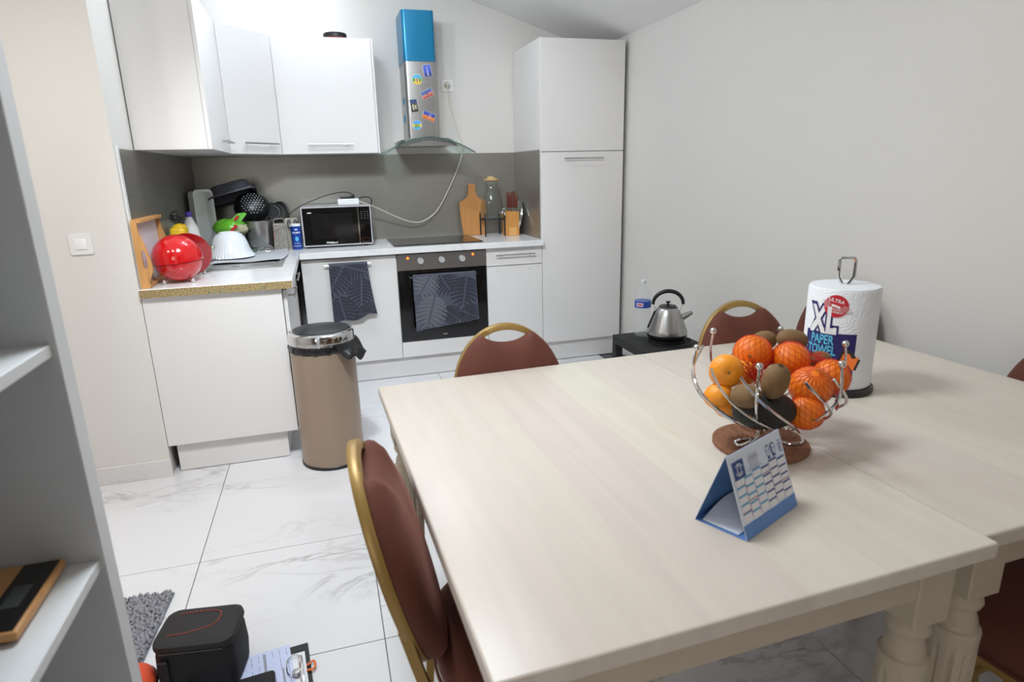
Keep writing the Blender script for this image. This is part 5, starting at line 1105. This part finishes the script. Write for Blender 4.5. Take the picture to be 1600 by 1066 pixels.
for k in range(26):
    a = Vector((0.43 + rnd.uniform(-.01, .02), -3.60 + rnd.uniform(-.02, .0), 0.915 + rnd.uniform(-.03, .03))); b = Vector((0.50 + rnd.uniform(-.01, .02), -3.585 + rnd.uniform(-.02, .01), 0.935 + rnd.uniform(-.03, .025)))
    mb.tube([a, (a + b) / 2 + Vector((0, 0, -0.004)), b], 0.0006, 3)
for k in range(22):
    a = Vector((0.545 + rnd.uniform(-.01, .01), -3.60, 0.955 + rnd.uniform(-.02, .012))); b = Vector((0.590 + rnd.uniform(-.005, .01), -3.63 + rnd.uniform(-.01, .01), 0.94 + rnd.uniform(-.02, .012)))
    mb.tube([a, (a + b) / 2 + Vector((0, 0, -0.004)), b], 0.0006, 3)
for k in range(44):
    a = Vector((0.385 + rnd.uniform(-.006, .02), -3.640 + rnd.uniform(-.01, .02), 0.945 + rnd.uniform(-.02, .02))); b = Vector((0.455 + rnd.uniform(-.02, .015), -3.645 + rnd.uniform(-.01, .02), 0.895 + rnd.uniform(-.02, .03)))
    mb.tube([a, (a + b) / 2 + Vector((0, 0, -0.006)), b], 0.0007, 3)
part(t, 'loose_net', mb, M_NET)['kind'] = 'stuff'
lbc = Vector((0.555, -3.715, 0.878)); ld_ = Vector((0.75, 0.62, 0.2)).normalized(); lu = Vector((-0.25, 0.0, 0.97)).normalized()
lfn = lambda a, b, c: tuple(lbc + ld_ * a + lu * b + Vector((0.6, -0.75, 0.1)) * c)
part(t, 'red_tag', MB().grid(lambda u, v: lfn((u - .5) * 0.045, (v - .5) * 0.026, 0.004 * math.sin(6 * u)), 8, 4, 0.0006), M_REDP)
part(t, 'tag_lettering', text_mb('ROOO', 0.013, lambda a, b: lfn(a, b, 0.0062), bold=0.0005), M_WPRINT, smooth=False)
tb = Vector((0.632, -3.655, 0.935)); td = Vector((0.72, -0.55, -0.35)).normalized(); tu = Vector((0.45, 0.05, 0.85)).normalized(); tn = td.cross(tu)
tf = lambda a, b, c: tuple(tb + td * a + tu * b + tn * (c + 0.004 * math.sin(60 * a)))
part(t, 'black_tag', MB().grid(lambda u, v: tf((u - .5) * 0.04, (v - .5) * 0.036 * (1 + .3 * math.sin(5 * u)), 0), 8, 4, 0.0008), M_BLACK)
part(t, 'orange_slice_print', MB().grid(lambda u, v: tf((u - .5) * 0.03, (v - .5) * 0.032 * (0.45 + 0.55 * abs(math.sin(4.2 * u + .4))), 0.0012), 8, 4, 0.0004), mat('orange_print', rgb(240, 120, 40), 0.4))

# paper towel roll on its holder
RX0, RY0, RR = 0.868, -3.385, 0.0865
t = thing('paper_towel_holder', 'black holder base and chrome loop of the paper towel roll', 'holder', (RX0, RY0, TZ))
part(t, 'base', MB().lathe([(0.0, TZ + 0.0003), (0.094, TZ + 0.0003), (0.096, TZ + 0.003), (0.096, TZ + 0.014), (0.092, TZ + 0.017), (0, TZ + 0.017)], 48, (RX0 - 0.002, RY0, 0)), M_BLACK)
hx = Vector((0.8, -0.6, 0)); RC = Vector((RX0, RY0, 0)); z0_ = TZ + 0.283
part(t, 'loop', MB().tube([RC - hx * 0.004 + Vector((0, 0, TZ + 0.02)), RC - hx * 0.004 + Vector((0, 0, z0_ - 0.005)), RC - hx * 0.0185 + Vector((0, 0, z0_ + 0.02)), RC - hx * 0.0185 + Vector((0, 0, z0_ + 0.064)), RC - hx * 0.016 + Vector((0, 0, z0_ + 0.069)), RC + hx * 0.016 + Vector((0, 0, z0_ + 0.069)), RC + hx * 0.0185 + Vector((0, 0, z0_ + 0.064)), RC + hx * 0.0185 + Vector((0, 0, z0_ + 0.02)), RC + hx * 0.004 + Vector((0, 0, z0_ - 0.005)), RC + hx * 0.004 + Vector((0, 0, TZ + 0.02))], 0.0042, 8), M_CHROME)
t = thing('paper_towel_roll', 'large white wrapped paper towel roll with XL print on the table', 'paper towel', (RX0, RY0, TZ + 0.0175))
M_ROLL = bpy.data.materials.new('embossed_paper'); M_ROLL.use_nodes = True
nt = M_ROLL.node_tree; bs = nt.nodes['Principled BSDF']; bs.inputs['Base Color'].default_value = rgb(236, 238, 242); bs.inputs['Roughness'].default_value = 0.55
tc = nt.nodes.new('ShaderNodeTexCoord'); vo = nt.nodes.new('ShaderNodeTexVoronoi'); vo.inputs['Scale'].default_value = 38; nt.links.new(tc.outputs['Object'], vo.inputs[0])
ml = nt.nodes.new('ShaderNodeMath'); ml.operation = 'MULTIPLY'; ml.inputs[1].default_value = 26; nt.links.new(vo.outputs['Distance'], ml.inputs[0])
sn = nt.nodes.new('ShaderNodeMath'); sn.operation = 'SINE'; nt.links.new(ml.outputs[0], sn.inputs[0])
bp = nt.nodes.new('ShaderNodeBump'); bp.inputs['Strength'].default_value = 0.25; bp.inputs['Distance'].default_value = 0.0012; nt.links.new(sn.outputs[0], bp.inputs['Height']); nt.links.new(bp.outputs[0], bs.inputs['Normal'])
zr0, zr1 = TZ + 0.0178, TZ + 0.282
part(t, 'roll', MB().lathe([(0.022, zr0), (RR - 0.003, zr0), (RR, zr0 + 0.004), (RR, zr1 - 0.006), (RR - 0.004, zr1), (0.05, zr1 + 0.003), (0.022, zr1 + 0.001)], 72, (RX0, RY0, 0)), M_ROLL)
a_c = math.atan2(-4.6885 - RY0, -0.4272 - RX0) - math.radians(24)   # print faces towards the camera, turned left
rf = lambda z_, ex=0.0005: on_cyl(RX0, RY0, RR + ex, a_c, z_)
def cyl_patch(x0_, x1_, z0_, z1_, ex, n=20): return MB().add([rf(0, ex)(x0_ + (x1_ - x0_) * k / n, z_) for k in range(n + 1) for z_ in (z0_, z1_)], [(2 * k, 2 * k + 2, 2 * k + 3, 2 * k + 1) for k in range(n)])
part(t, 'navy_print', cyl_patch(-0.056, 0.078, zr0 + 0.035, zr0 + 0.151, 0.0004), M_NAVY)
part(t, 'print_outline', text_mb('XL', 0.094, on_cyl(RX0, RY0, RR + 0.0009, a_c - 0.06, zr0 + 0.180), bold=0.0115, sx=0.56, spacing=1.1), M_NAVY, smooth=False)
part(t, 'print_lettering', text_mb('XL', 0.094, on_cyl(RX0, RY0, RR + 0.0014, a_c - 0.06, zr0 + 0.180), bold=0.0040, sx=0.56, spacing=1.1), M_WPRINT, smooth=False)
part(t, 'print_lettering', text_mb('PAPER', 0.034, on_cyl(RX0, RY0, RR + 0.0014, a_c - 0.06, zr0 + 0.131), bold=0.0009, sx=0.64), M_SKY, smooth=False)
part(t, 'print_lettering', text_mb('TOWEL', 0.034, on_cyl(RX0, RY0, RR + 0.0014, a_c - 0.06, zr0 + 0.103), bold=0.0009, sx=0.64), M_SKY, smooth=False)
part(t, 'print_lettering', text_mb('ROLL', 0.034, on_cyl(RX0, RY0, RR + 0.0014, a_c - 0.06, zr0 + 0.075), bold=0.0009, sx=0.64), M_WPRINT, smooth=False)
bx_, bz_ = 0.022, zr0 + 0.222
part(t, 'red_badge', disc_mb(rf(bz_, 0.0012), bx_, 0, 0.029, 0.029), M_REDP, smooth=False)
rot2 = lambda f, an: (lambda a, b: f(bx_ + a * math.cos(an) - b * math.sin(an), a * math.sin(an) + b * math.cos(an)))
part(t, 'badge_lettering', text_mb('ULTRA', 0.0125, rot2(lambda a, b: rf(bz_, 0.0016)(a, b + 0.014 - 0.0), -0.22), bold=0.0002), M_WPRINT, smooth=False)
part(t, 'badge_lettering', text_mb('STRONG\nABSORBENT', 0.0068, rot2(lambda a, b: rf(bz_, 0.0016)(a, b - 0.012), -0.12), bold=0.0001), M_WPRINT, smooth=False)
part(t, 'badge_towel', MB().add([rot2(rf(bz_, 0.0018), -0.28)(a, b) for a, b in ((-0.011, -0.003), (0.011, -0.003), (0.011, 0.002), (0.004, 0.003), (-0.011, 0.003))], [(0, 1, 2, 3, 4)]), M_WPRINT, smooth=False)
M_FIST = mat('pink_print', rgb(205, 120, 125), 0.5)
for s in (-1, 1):
    part(t, 'badge_fist', disc_mb(rot2(rf(bz_, 0.0019), -0.28), s * 0.0225, 0, 0.0095, 0.0085, 3, 14), M_FIST, smooth=False)
    part(t, 'badge_cuff', MB().add([rot2(rf(bz_, 0.0019), -0.28)(s * 0.034 + 0.004 * math.cos(a), 0.005 * math.sin(a)) for a in [2 * PI * i / 10 for i in range(10)]], [tuple(range(10))]), M_WPRINT, smooth=False)

# desk calendar
P0 = Vector((0.141, -3.852, TZ)); P1 = Vector((0.182, -3.937, TZ)); P2 = Vector((0.337, -3.870, TZ))
dirx = (P2 - P1).normalized(); Lc = (P2 - P1).length; P3 = P0 + dirx * Lc
top0 = (P0 * 0.50 + P1 * 0.50) + Vector((0, 0, 0.134)); top1 = top0 + dirx * Lc
t = thing('desk_calendar', 'blue and white tent-shaped desk calendar on the table', 'calendar', tuple((P0 + P2) / 2))
M_CALB = mat('calendar_blue', rgb(100, 142, 205), 0.5, noise=0.03); M_CALP = mat('calendar_pale', rgb(226, 234, 248), 0.5, noise=0.02); M_CALD = mat('calendar_steel_blue', rgb(62, 108, 160), 0.5)
up = Vector((0, 0, 0.0006))
def panel(A, B, C, D, m, name, th=0.0008):
    n_ = (B - A).cross(D - A).normalized() * th
    return part(t, name, MB().add([A, B, C, D, A + n_, B + n_, C + n_, D + n_], [(0, 1, 2, 3), (7, 6, 5, 4), (0, 4, 5, 1), (1, 5, 6, 2), (2, 6, 7, 3), (3, 7, 4, 0)]), m, smooth=False)
fr = panel(P1 + up, P2 + up, top1, top0, M_CALP, 'front_panel')
panel(P3 + up, P0 + up, top0, top1, M_CALD, 'back_panel')
panel(P0 + up, P1 + up, P2 + up, P3 + up, M_CALB, 'base_panel')
Hc = (top0 - P1).length; ux = dirx; uy = (top0 - P1).normalized(); un_ = ux.cross(uy).normalized()
if un_.y > 0: un_ = -un_
cf = lambda lift: (lambda a, b: tuple(P1 + up + ux * a + uy * b + un_ * (0.0012 + lift)))
def crect(x0_, x1_, y0_, y1_, lift): f = cf(lift); return MB().add([f(x0_, y0_), f(x1_, y0_), f(x1_, y1_), f(x0_, y1_)], [(0, 1, 2, 3)])
sub(fr, t, 'blue_footer', crect(0.0, Lc, 0.0, 0.024, 0), M_CALB, smooth=False)
M_CELL = mat('calendar_cell', rgb(240, 239, 243), 0.6, noise=0.05, nscale=900)
cb, cs, cr = MB(), MB(), MB(); ce = MB()
gx0, gx1, gy0, gy1 = 0.006, Lc - 0.004, 0.028, 0.100
nc = 6
for i in range(nc):
    xa = gx0 + (gx1 - gx0) * i / nc + 0.0012; xb = gx0 + (gx1 - gx0) * (i + 1) / nc - 0.0012; off = -0.004 * (i % 2)
    for a_, b_, m_ in ((gy0 + off, gy1 + off, ce),):
        f = cf(0.0002); o4 = [f(xa, a_), f(xb, a_), f(xb, b_), f(xa, b_)]; m_.add(o4, [(0, 1, 2, 3)])
    for j in range(5):
        y_ = gy0 + off + (gy1 - gy0) * (j + 0.82) / 5; f = cf(0.0005); (cs if i < 3 else cb).add([f(xa, y_), f(xb, y_), f(xb, y_ + 0.0032), f(xa, y_ + 0.0032)], [(0, 1, 2, 3)])
    if i in (1, 2, 4):
        f = cf(0.0006); cr.add([f(xa - 0.0018, gy0), f(xa - 0.0008, gy0), f(xa - 0.0008, gy0 + 0.05 + 0.01 * (i % 2)), f(xa - 0.0018, gy0 + 0.05 + 0.01 * (i % 2))], [(0, 1, 2, 3)])
    if i in (0, 1, 3, 5):
        y_ = gy0 + 0.014 * (1 + i % 4); f = cf(0.0006); cr.add([f(xa, y_), f(xb, y_), f(xb, y_ + 0.0014), f(xa, y_ + 0.0014)], [(0, 1, 2, 3)])
sub(fr, t, 'month_cells', ce, M_CELL, smooth=False); sub(fr, t, 'pale_blue_headings', cs, mat('cal_cyan', rgb(84, 170, 214), 0.5), smooth=False)
sub(fr, t, 'dark_blue_headings', cb, mat('cal_indigo', rgb(70, 92, 150), 0.5), smooth=False); sub(fr, t, 'red_marks', cr, mat('cal_red', rgb(170, 70, 90), 0.5), smooth=False)
lg = sub(fr, t, 'logo_square', crect(0.008, 0.040, 0.098, 0.128, 0.0008), mat('logo_blue', rgb(44, 72, 140), 0.5), smooth=False)
f = cf(0.0012); ring = MB()
nR = 24
for k in range(nR):
    a, b = 2 * PI * k / nR, 2 * PI * (k + 1) / nR
    ring.add([f(0.024 + 0.006 * math.cos(a), 0.113 + 0.008 * math.sin(a)), f(0.024 + 0.006 * math.cos(b), 0.113 + 0.008 * math.sin(b)), f(0.024 + 0.0044 * math.cos(b), 0.113 + 0.0062 * math.sin(b)), f(0.024 + 0.0044 * math.cos(a), 0.113 + 0.0062 * math.sin(a))], [(0, 1, 2, 3)])
for s in (1, -1):
    for k in range(8):
        a, b = (0.3 + 0.28 * k) , (0.3 + 0.28 * (k + 1))
        ring.add([f(0.024 + s * (0.0115 * math.cos(a)), 0.113 + s * 0.0105 * math.sin(a)), f(0.024 + s * 0.0115 * math.cos(b), 0.113 + s * 0.0105 * math.sin(b)), f(0.024 + s * 0.010 * math.cos(b), 0.113 + s * 0.009 * math.sin(b)), f(0.024 + s * 0.010 * math.cos(a), 0.113 + s * 0.009 * math.sin(a))], [(0, 1, 2, 3)])
sub(lg, t, 'eye_logo', ring, M_WPRINT, smooth=False)
ln = MB(); rnd = random.Random(4)
for k in range(7):
    y_ = 0.126 - k * 0.0038; w_ = rnd.uniform(0.025, 0.05); f = cf(0.0005); ln.add([f(0.07 - w_ / 2, y_), f(0.07 + w_ / 2, y_), f(0.07 + w_ / 2, y_ - (0.0018 if k == 1 else 0.0009)), f(0.07 - w_ / 2, y_ - (0.0018 if k == 1 else 0.0009))], [(0, 1, 2, 3)])
sub(fr, t, 'text_lines', ln, mat('cal_text', rgb(150, 150, 175), 0.6), smooth=False)
# two line-drawn portrait heads with glasses
pf_ = MB(); M_INK = mat('portrait_ink', rgb(60, 90, 150), 0.6); f = cf(0.0006)
for cx_ in (0.118, 0.136):
    for k in range(20):
        a, b = 2 * PI * k / 20, 2 * PI * (k + 1) / 20
        pf_.add([f(cx_ + 0.007 * math.cos(a), 0.117 + 0.010 * math.sin(a)), f(cx_ + 0.007 * math.cos(b), 0.117 + 0.010 * math.sin(b)), f(cx_ + 0.006 * math.cos(b), 0.117 + 0.009 * math.sin(b)), f(cx_ + 0.006 * math.cos(a), 0.117 + 0.009 * math.sin(a))], [(0, 1, 2, 3)])
    hair = [(0.0072 * math.cos(a), 0.0102 * math.sin(a)) for a in [PI * (0.08 + 0.84 * k / 8) for k in range(9)]]
    pf_.add([f(cx_ + a, 0.117 + b) for a, b in hair] + [f(cx_ + a * 0.8, 0.117 + 0.0035 + b * 0.42) for a, b in hair], [(k, k + 1, 10 + k, 9 + k) for k in range(8)])
    for gx in (-0.003, 0.003):
        for k in range(10):
            a, b = 2 * PI * k / 10, 2 * PI * (k + 1) / 10
            pf_.add([f(cx_ + gx + 0.0022 * math.cos(a), 0.1172 + 0.0016 * math.sin(a)), f(cx_ + gx + 0.0022 * math.cos(b), 0.1172 + 0.0016 * math.sin(b)), f(cx_ + gx + 0.0014 * math.cos(b), 0.1172 + 0.0009 * math.sin(b)), f(cx_ + gx + 0.0014 * math.cos(a), 0.1172 + 0.0009 * math.sin(a))], [(0, 1, 2, 3)])
    pf_.add([f(cx_ - 0.002, 0.1105), f(cx_ + 0.002, 0.1105), f(cx_ + 0.002, 0.1110), f(cx_ - 0.002, 0.1110)], [(0, 1, 2, 3)])
    pf_.add([f(cx_ - 0.003, 0.107), f(cx_ + 0.003, 0.107), f(cx_ + 0.005, 0.101), f(cx_, 0.104), f(cx_ - 0.005, 0.101)], [(0, 1, 2, 3, 4)])
pf_.add([f(0.130, 0.104), f(0.1335, 0.104), f(0.131, 0.128), f(0.128, 0.124)], [(0, 1, 2, 3)])
sub(fr, t, 'portrait_print', pf_, M_INK, smooth=False)
sub(fr, t, 'year_lettering', text_mb('2021', 0.0125, lambda a, b: cf(0.0006)(0.158 - b, 0.115 + a), bold=0.0001), M_INK, smooth=False)
sl = Vector((0.008, 0, 0)); tfl = lambda u, v: tuple(P0 + (P1 - P0) * (0.12 + 0.7 * v) + dirx * (0.004 + (Lc - 0.01) * u) + Vector((0, 0, 0.003 + 0.02 * math.sin(PI * u) * (1 - v))))
part(t, 'inner_leaflet', MB().grid(tfl, 10, 6, 0.0006), M_CALP)

# ================================================================== SHELF UNIT IN THE FOREGROUND
SX, SY = -0.750, -3.80; ZTOP = 1.83
t = thing('shelf_unit', 'white open shelf unit at the left edge of the photo', 'shelf', (-0.95, -4.0, 0))
part(t, 'side_panel', MB().box(SX - 0.38, SX, SY - 0.035, SY, 0.0, ZTOP, 0.001, 1), M_SHELF)
part(t, 'side_panel', MB().box(SX - 0.38, SX, SY - 0.50, SY - 0.455, 0.0, ZTOP, 0.001, 1), M_SHELF)
for z_ in (0.06, 0.56, 0.867, 1.164, 1.470, 1.77): part(t, 'shelf_board', MB().box(SX - 0.378, SX - 0.006, SY - 0.4545, SY - 0.0355, z_ - 0.015, z_, 0.0008, 1), M_SHELF)
part(t, 'back_panel', MB().box(SX - 0.384, SX - 0.3805, SY - 0.50, SY, 0.05, ZTOP), M_SHELF)
t = thing('kitchen_scale', 'flat kitchen scale with wooden top and black display strip on the shelf', 'scale', (-0.86, -3.92, 0.867))
M_WSC = mat('bamboo_scale', rgb(205, 150, 92), 0.35, noise=0.12, nscale=8, stretch=(1, 8, 4))
part(t, 'body', MB().box(-0.985, -0.790, -3.985, -3.842, 0.8705, 0.882, 0.003, 2), M_WSC)
ds = part(t, 'display_strip', MB().box(-0.834, -0.7945, -3.981, -3.846, 0.8822, 0.8830), M_BLACKGLASS)
sub(ds, t, 'screen', MB().box(-0.826, -0.806, -3.938, -3.895, 0.8831, 0.8834), mat('grey_lcd', rgb(72, 78, 76), 0.25))
for xx, yy in ((-0.97, -3.97), (-0.805, -3.97), (-0.97, -3.857), (-0.805, -3.857)): part(t, 'foot', MB().lathe([(0.01, 0.8672), (0.01, 0.8712)], 12, (xx, yy, 0)), M_BLACK)
t = thing('glass_plate', 'clear glass plate on the upper shelf', 'plate', (-0.87, -3.935, 1.172))
part(t, 'plate', MB().lathe([(r_, 0.010 + z_) for r_, z_ in [(0.0, 1.1543), (0.055, 1.1543), (0.07, 1.158), (0.086, 1.168), (0.089, 1.168), (0.073, 1.1605), (0.056, 1.1575), (0.0, 1.1575)]], 48, (-0.872, -3.93, 0)), M_PLATEGL)

# light switch
t = thing('light_switch', 'white square light switch on the partition wall', 'switch', (-1.406, YS, 1.096))
part(t, 'frame', MB().prism(rrect(0.084, 0.086, 0.008), 0.008, lambda a, b, c: (-1.406 + a, YS - c, 1.096 + b)), M_WHITEP)
part(t, 'rocker', MB().box(-1.428, -1.384, YS - 0.012, YS - 0.008, 1.074, 1.118, 0.0012, 2), mat('rocker_white', rgb(240, 240, 240), 0.25))

# ================================================================== FLOOR ITEMS
# chenille rug: backing plus many little loops
t = thing('chenille_rug', 'grey chenille bath rug on the marble floor', 'rug', (-1.3, -2.9, 0), 0.0)
rx0, rx1, ry0, ry1 = -1.62, -1.03, -3.25, -2.62
Mrug = Matrix.Translation(Vector((rx1, ry1, 0))) @ Matrix.Rotation(math.radians(-4), 4, 'Z')
part(t, 'backing', MB().box(-0.58, 0, -0.62, 0, 0.0004, 0.006, 0.001, 1).xf(Mrug), mat('rug_backing', rgb(120, 122, 130), 0.9))
mb = MB(); rnd = random.Random(8)
tmp = [(0.0047 * math.cos(a) * s, 0.0047 * math.sin(a) * s, z) for s, z in ((1, 0.003), (1.15, 0.011), (0.75, 0.017)) for a in [2 * PI * k / 6 for k in range(6)]] + [(0, 0, 0.019)]
tf_ = [(i * 6 + k, i * 6 + (k + 1) % 6, (i + 1) * 6 + (k + 1) % 6, (i + 1) * 6 + k) for i in range(2) for k in range(6)] + [(12 + k, 12 + (k + 1) % 6, 18) for k in range(6)]
yy = -0.006
while yy > -0.62:
    xx = -0.006
    while xx > -0.42:
        jx, jy, tx_, ty_ = rnd.uniform(-.004, .004), rnd.uniform(-.004, .004), rnd.uniform(-.5, .5), rnd.uniform(-.5, .5); sc_ = rnd.uniform(0.8, 1.15)
        mb.add([Mrug @ Vector((xx + jx + v[0] * sc_ + tx_ * (v[2] - .003), yy + jy + v[1] * sc_ + ty_ * (v[2] - .003), v[2] * rnd.uniform(.95, 1.05))) for v in tmp], tf_)
        xx -= 0.0088
    yy -= 0.0088
o = part(t, 'pile_loops', mb, M_RUG, ang=1.5); o['kind'] = 'stuff'

# black camera bag with orange stitching
bag_o = Vector((-0.862, -3.045, 0.0066)); Mbag = Matrix.Translation(bag_o) @ Matrix.Rotation(math.radians(-9), 4, 'Z')
t = thing('camera_bag', 'black nylon camera bag with orange stitching on the floor', 'bag', tuple(bag_o), math.radians(-9))
def bagring(w, d, z, r, sy=0): return [(p[0], p[1] + sy, z) for p in rrect(w, d, r, 4)]
rg = [bagring(0.17, 0.12, 0.0005, 0.02), bagring(0.20, 0.15, 0.008, 0.03), bagring(0.208, 0.158, 0.06, 0.032), bagring(0.202, 0.152, 0.12, 0.03), bagring(0.196, 0.146, 0.138, 0.03)]
def ringmesh(R_):
    n = len(R_[0]); vs = [v for r in R_ for v in r]; fs = [tuple(range(n))[::-1]]
    for i in range(len(R_) - 1):
        for k in range(n): fs.append((i * n + k, i * n + (k + 1) % n, (i + 1) * n + (k + 1) % n, (i + 1) * n + k))
    fs.append(tuple((len(R_) - 1) * n + k for k in range(n))); return MB().add(vs, fs)
ringmesh(rg).build('body', M_BAGBLK, t)
lid = ringmesh([bagring(0.203, 0.153, 0.1385, 0.032), bagring(0.208, 0.158, 0.145, 0.034), bagring(0.204, 0.154, 0.158, 0.032), bagring(0.18, 0.13, 0.165, 0.03), bagring(0.02, 0.02, 0.167, 0.005)]).build('lid', mat('black_brown_nylon', rgb(34, 31, 31), 0.7, noise=0.08, bump=0.1, bscale=600), t)
st = [(-0.06, 0.045), (0.01, 0.05), (0.045, 0.04), (0.05, 0.01), (0.035, -0.015), (-0.02, -0.035), (-0.07, -0.04)]
stp = smooth_path([(a, b, 0.1672) for a, b in st], 6)
M_STITCH = mat('orange_stitching', rgb(205, 80, 45), 0.6)
for k in range(0, len(stp) - 1): MB().tube([stp[k], stp[k] + (stp[k + 1] - stp[k]) * 0.7], 0.0011, 4).build('stitch', M_STITCH, lid)
MB().tube([Vector((0.1 * math.cos(a), 0.075 * math.sin(a), 0.1385)) for a in []] or [(-0.08, -0.0785, 0.139), (0.08, -0.0785, 0.139)], 0.0022, 6).build('zip', M_BLACK, t)
MB().box(-0.085, -0.06, -0.088, -0.078, 0.02, 0.12, 0.003, 1).build('strap', M_BLACKMAT, t)
MB().tube([(-0.06 + 0.012 * math.cos(a), -0.092, 0.035 + 0.006 * math.sin(a)) for a in [2 * PI * i / 14 for i in range(14)]], 0.002, 5, closed=True).build('zip_pull', M_STITCH, t)
MB().tube(smooth_path([(-0.02, -0.08, 0.03), (0.0, -0.12, 0.045), (0.04, -0.13, 0.035), (0.07, -0.10, 0.012)]), 0.008, 8, sq=(0.3, 1.4)).build('carry_strap', M_BLACKMAT, t)
# orange bag beside it
t = thing('orange_pouch', 'orange fabric pouch with black strap beside the camera bag', 'bag', (-1.04, -3.12, 0))
part(t, 'pouch', MB().ball((-1.045, -3.13, 0.064), (0.075, 0.10, 0.046), 28, 16, shape=lambda p: Vector((math.copysign(abs(p.x) ** .8, p.x), math.copysign(abs(p.y) ** .8, p.y), p.z))), mat('orange_fabric', rgb(225, 82, 45), 0.7, noise=0.05, bump=0.1, bscale=500))
part(t, 'strap', MB().tube([Vector((-1.03 + 0.0 * k, -3.13 + 0.102 * math.cos(a), 0.064 + 0.048 * math.sin(a))) for k, a in enumerate([PI * i / 14 for i in range(15)])], 0.010, 8, sq=(0.2, 1.0)), M_BLACKMAT)
part(t, 'edge_binding', MB().tube([(-1.045 + 0.0755 * math.copysign(abs(math.cos(a)) ** .8, math.cos(a)), -3.13 + 0.1005 * math.copysign(abs(math.sin(a)) ** .8, math.sin(a)), 0.064) for a in [2 * PI * i / 40 for i in range(40)]], 0.004, 6, closed=True), M_BLACK)
# clipboard with papers
Mcl = Matrix.Translation(Vector((-0.595, -3.005, 0))) @ Matrix.Rotation(math.radians(6), 4, 'Z')
t = thing('clipboard', 'black clipboard with metal clip on the floor', 'clipboard', (-0.7, -3.1, 0))
part(t, 'board', MB().box(-0.31, 0.0, -0.225, 0.0, 0.0003, 0.004, 0.001, 1).xf(Mcl), M_BLACK)
cl = part(t, 'clip_bar', MB().box(-0.032, -0.020, -0.165, -0.055, 0.0075, 0.013, 0.002, 2).xf(Mcl), M_CHROME)
sub(cl, t, 'clip_wire', MB().tube(smooth_path([Mcl @ Vector(p) for p in ((-0.026, -0.058, 0.012), (-0.04, -0.05, 0.014), (-0.062, -0.065, 0.012), (-0.06, -0.12, 0.011), (-0.03, -0.13, 0.013))]), 0.0018, 6), M_CHROME)
sub(cl, t, 'clip_screw', MB().lathe([(0.012, 0.013), (0.010, 0.022), (0.0, 0.023)], 14).xf(Mcl @ Matrix.Translation(Vector((-0.04, -0.125, 0)))), M_HANDLE)
t = thing('paper_sheets', 'handwritten white form sheets held under the clip', 'paper', (-0.75, -3.1, 0.0042))
pp = part(t, 'lower_sheet', MB().box(-0.30, -0.012, -0.217, -0.035, 0.0043, 0.0052).xf(Mcl), M_PAPER)
Mp2 = Mcl @ Matrix.Translation(Vector((-0.052, 0.012, 0))) @ Matrix.Rotation(math.radians(3), 4, 'Z')
ps = part(t, 'upper_sheet', MB().box(-0.29, 0.0, -0.21, 0.0, 0.0054, 0.0062).xf(Mp2), mat('bluish_paper', rgb(205, 212, 240), 0.75, noise=0.02))
tl_ = MB(); rnd = random.Random(21)
for r_ in range(14):
    x_ = -0.01 - r_ * 0.019; y_ = -0.012
    while y_ > -0.19:
        w_ = rnd.uniform(0.006, 0.025)
        if rnd.random() < 0.75: tl_.add([Mp2 @ Vector((x_, y_, 0.0064)), Mp2 @ Vector((x_, y_ - w_, 0.0064)), Mp2 @ Vector((x_ - 0.0018, y_ - w_, 0.0064)), Mp2 @ Vector((x_ - 0.0018, y_, 0.0064))], [(0, 1, 2, 3)])
        y_ -= w_ + 0.004
sub(ps, t, 'text_lines', tl_, mat('blue_grey_ink', rgb(140, 145, 175), 0.7), smooth=False)
sub(ps, t, 'grey_bars', MB().box(-0.075, -0.068, -0.20, -0.01, 0.0063, 0.0065).box(-0.03, -0.024, -0.20, -0.09, 0.0063, 0.0065).xf(Mp2), mat('grey_form_bar', rgb(150, 152, 162), 0.7))
tag(MB().tube(smooth_path([Mcl @ Vector(p) for p in ((-0.01, -0.10, 0.008), (0.008, -0.09, 0.010), (0.012, -0.11, 0.010), (0.002, -0.122, 0.009), (-0.012, -0.118, 0.008))]), 0.003, 8).build('orange_cord_loop', mat('bright_orange_plastic', rgb(240, 120, 40), 0.4), org=Mcl @ Vector((0, -0.105, 0.004))), 'small orange loop beside the clipboard clip', 'loop')
tag(MB().box(-0.19, -0.095, -0.19, -0.10, 0.0066, 0.032, 0.009, 3).xf(Mcl).build('lens_pouch', M_BAGBLK, org=Mcl @ Vector((-0.14, -0.14, 0.0066))), 'small black pouch lying on the paper sheets', 'pouch')
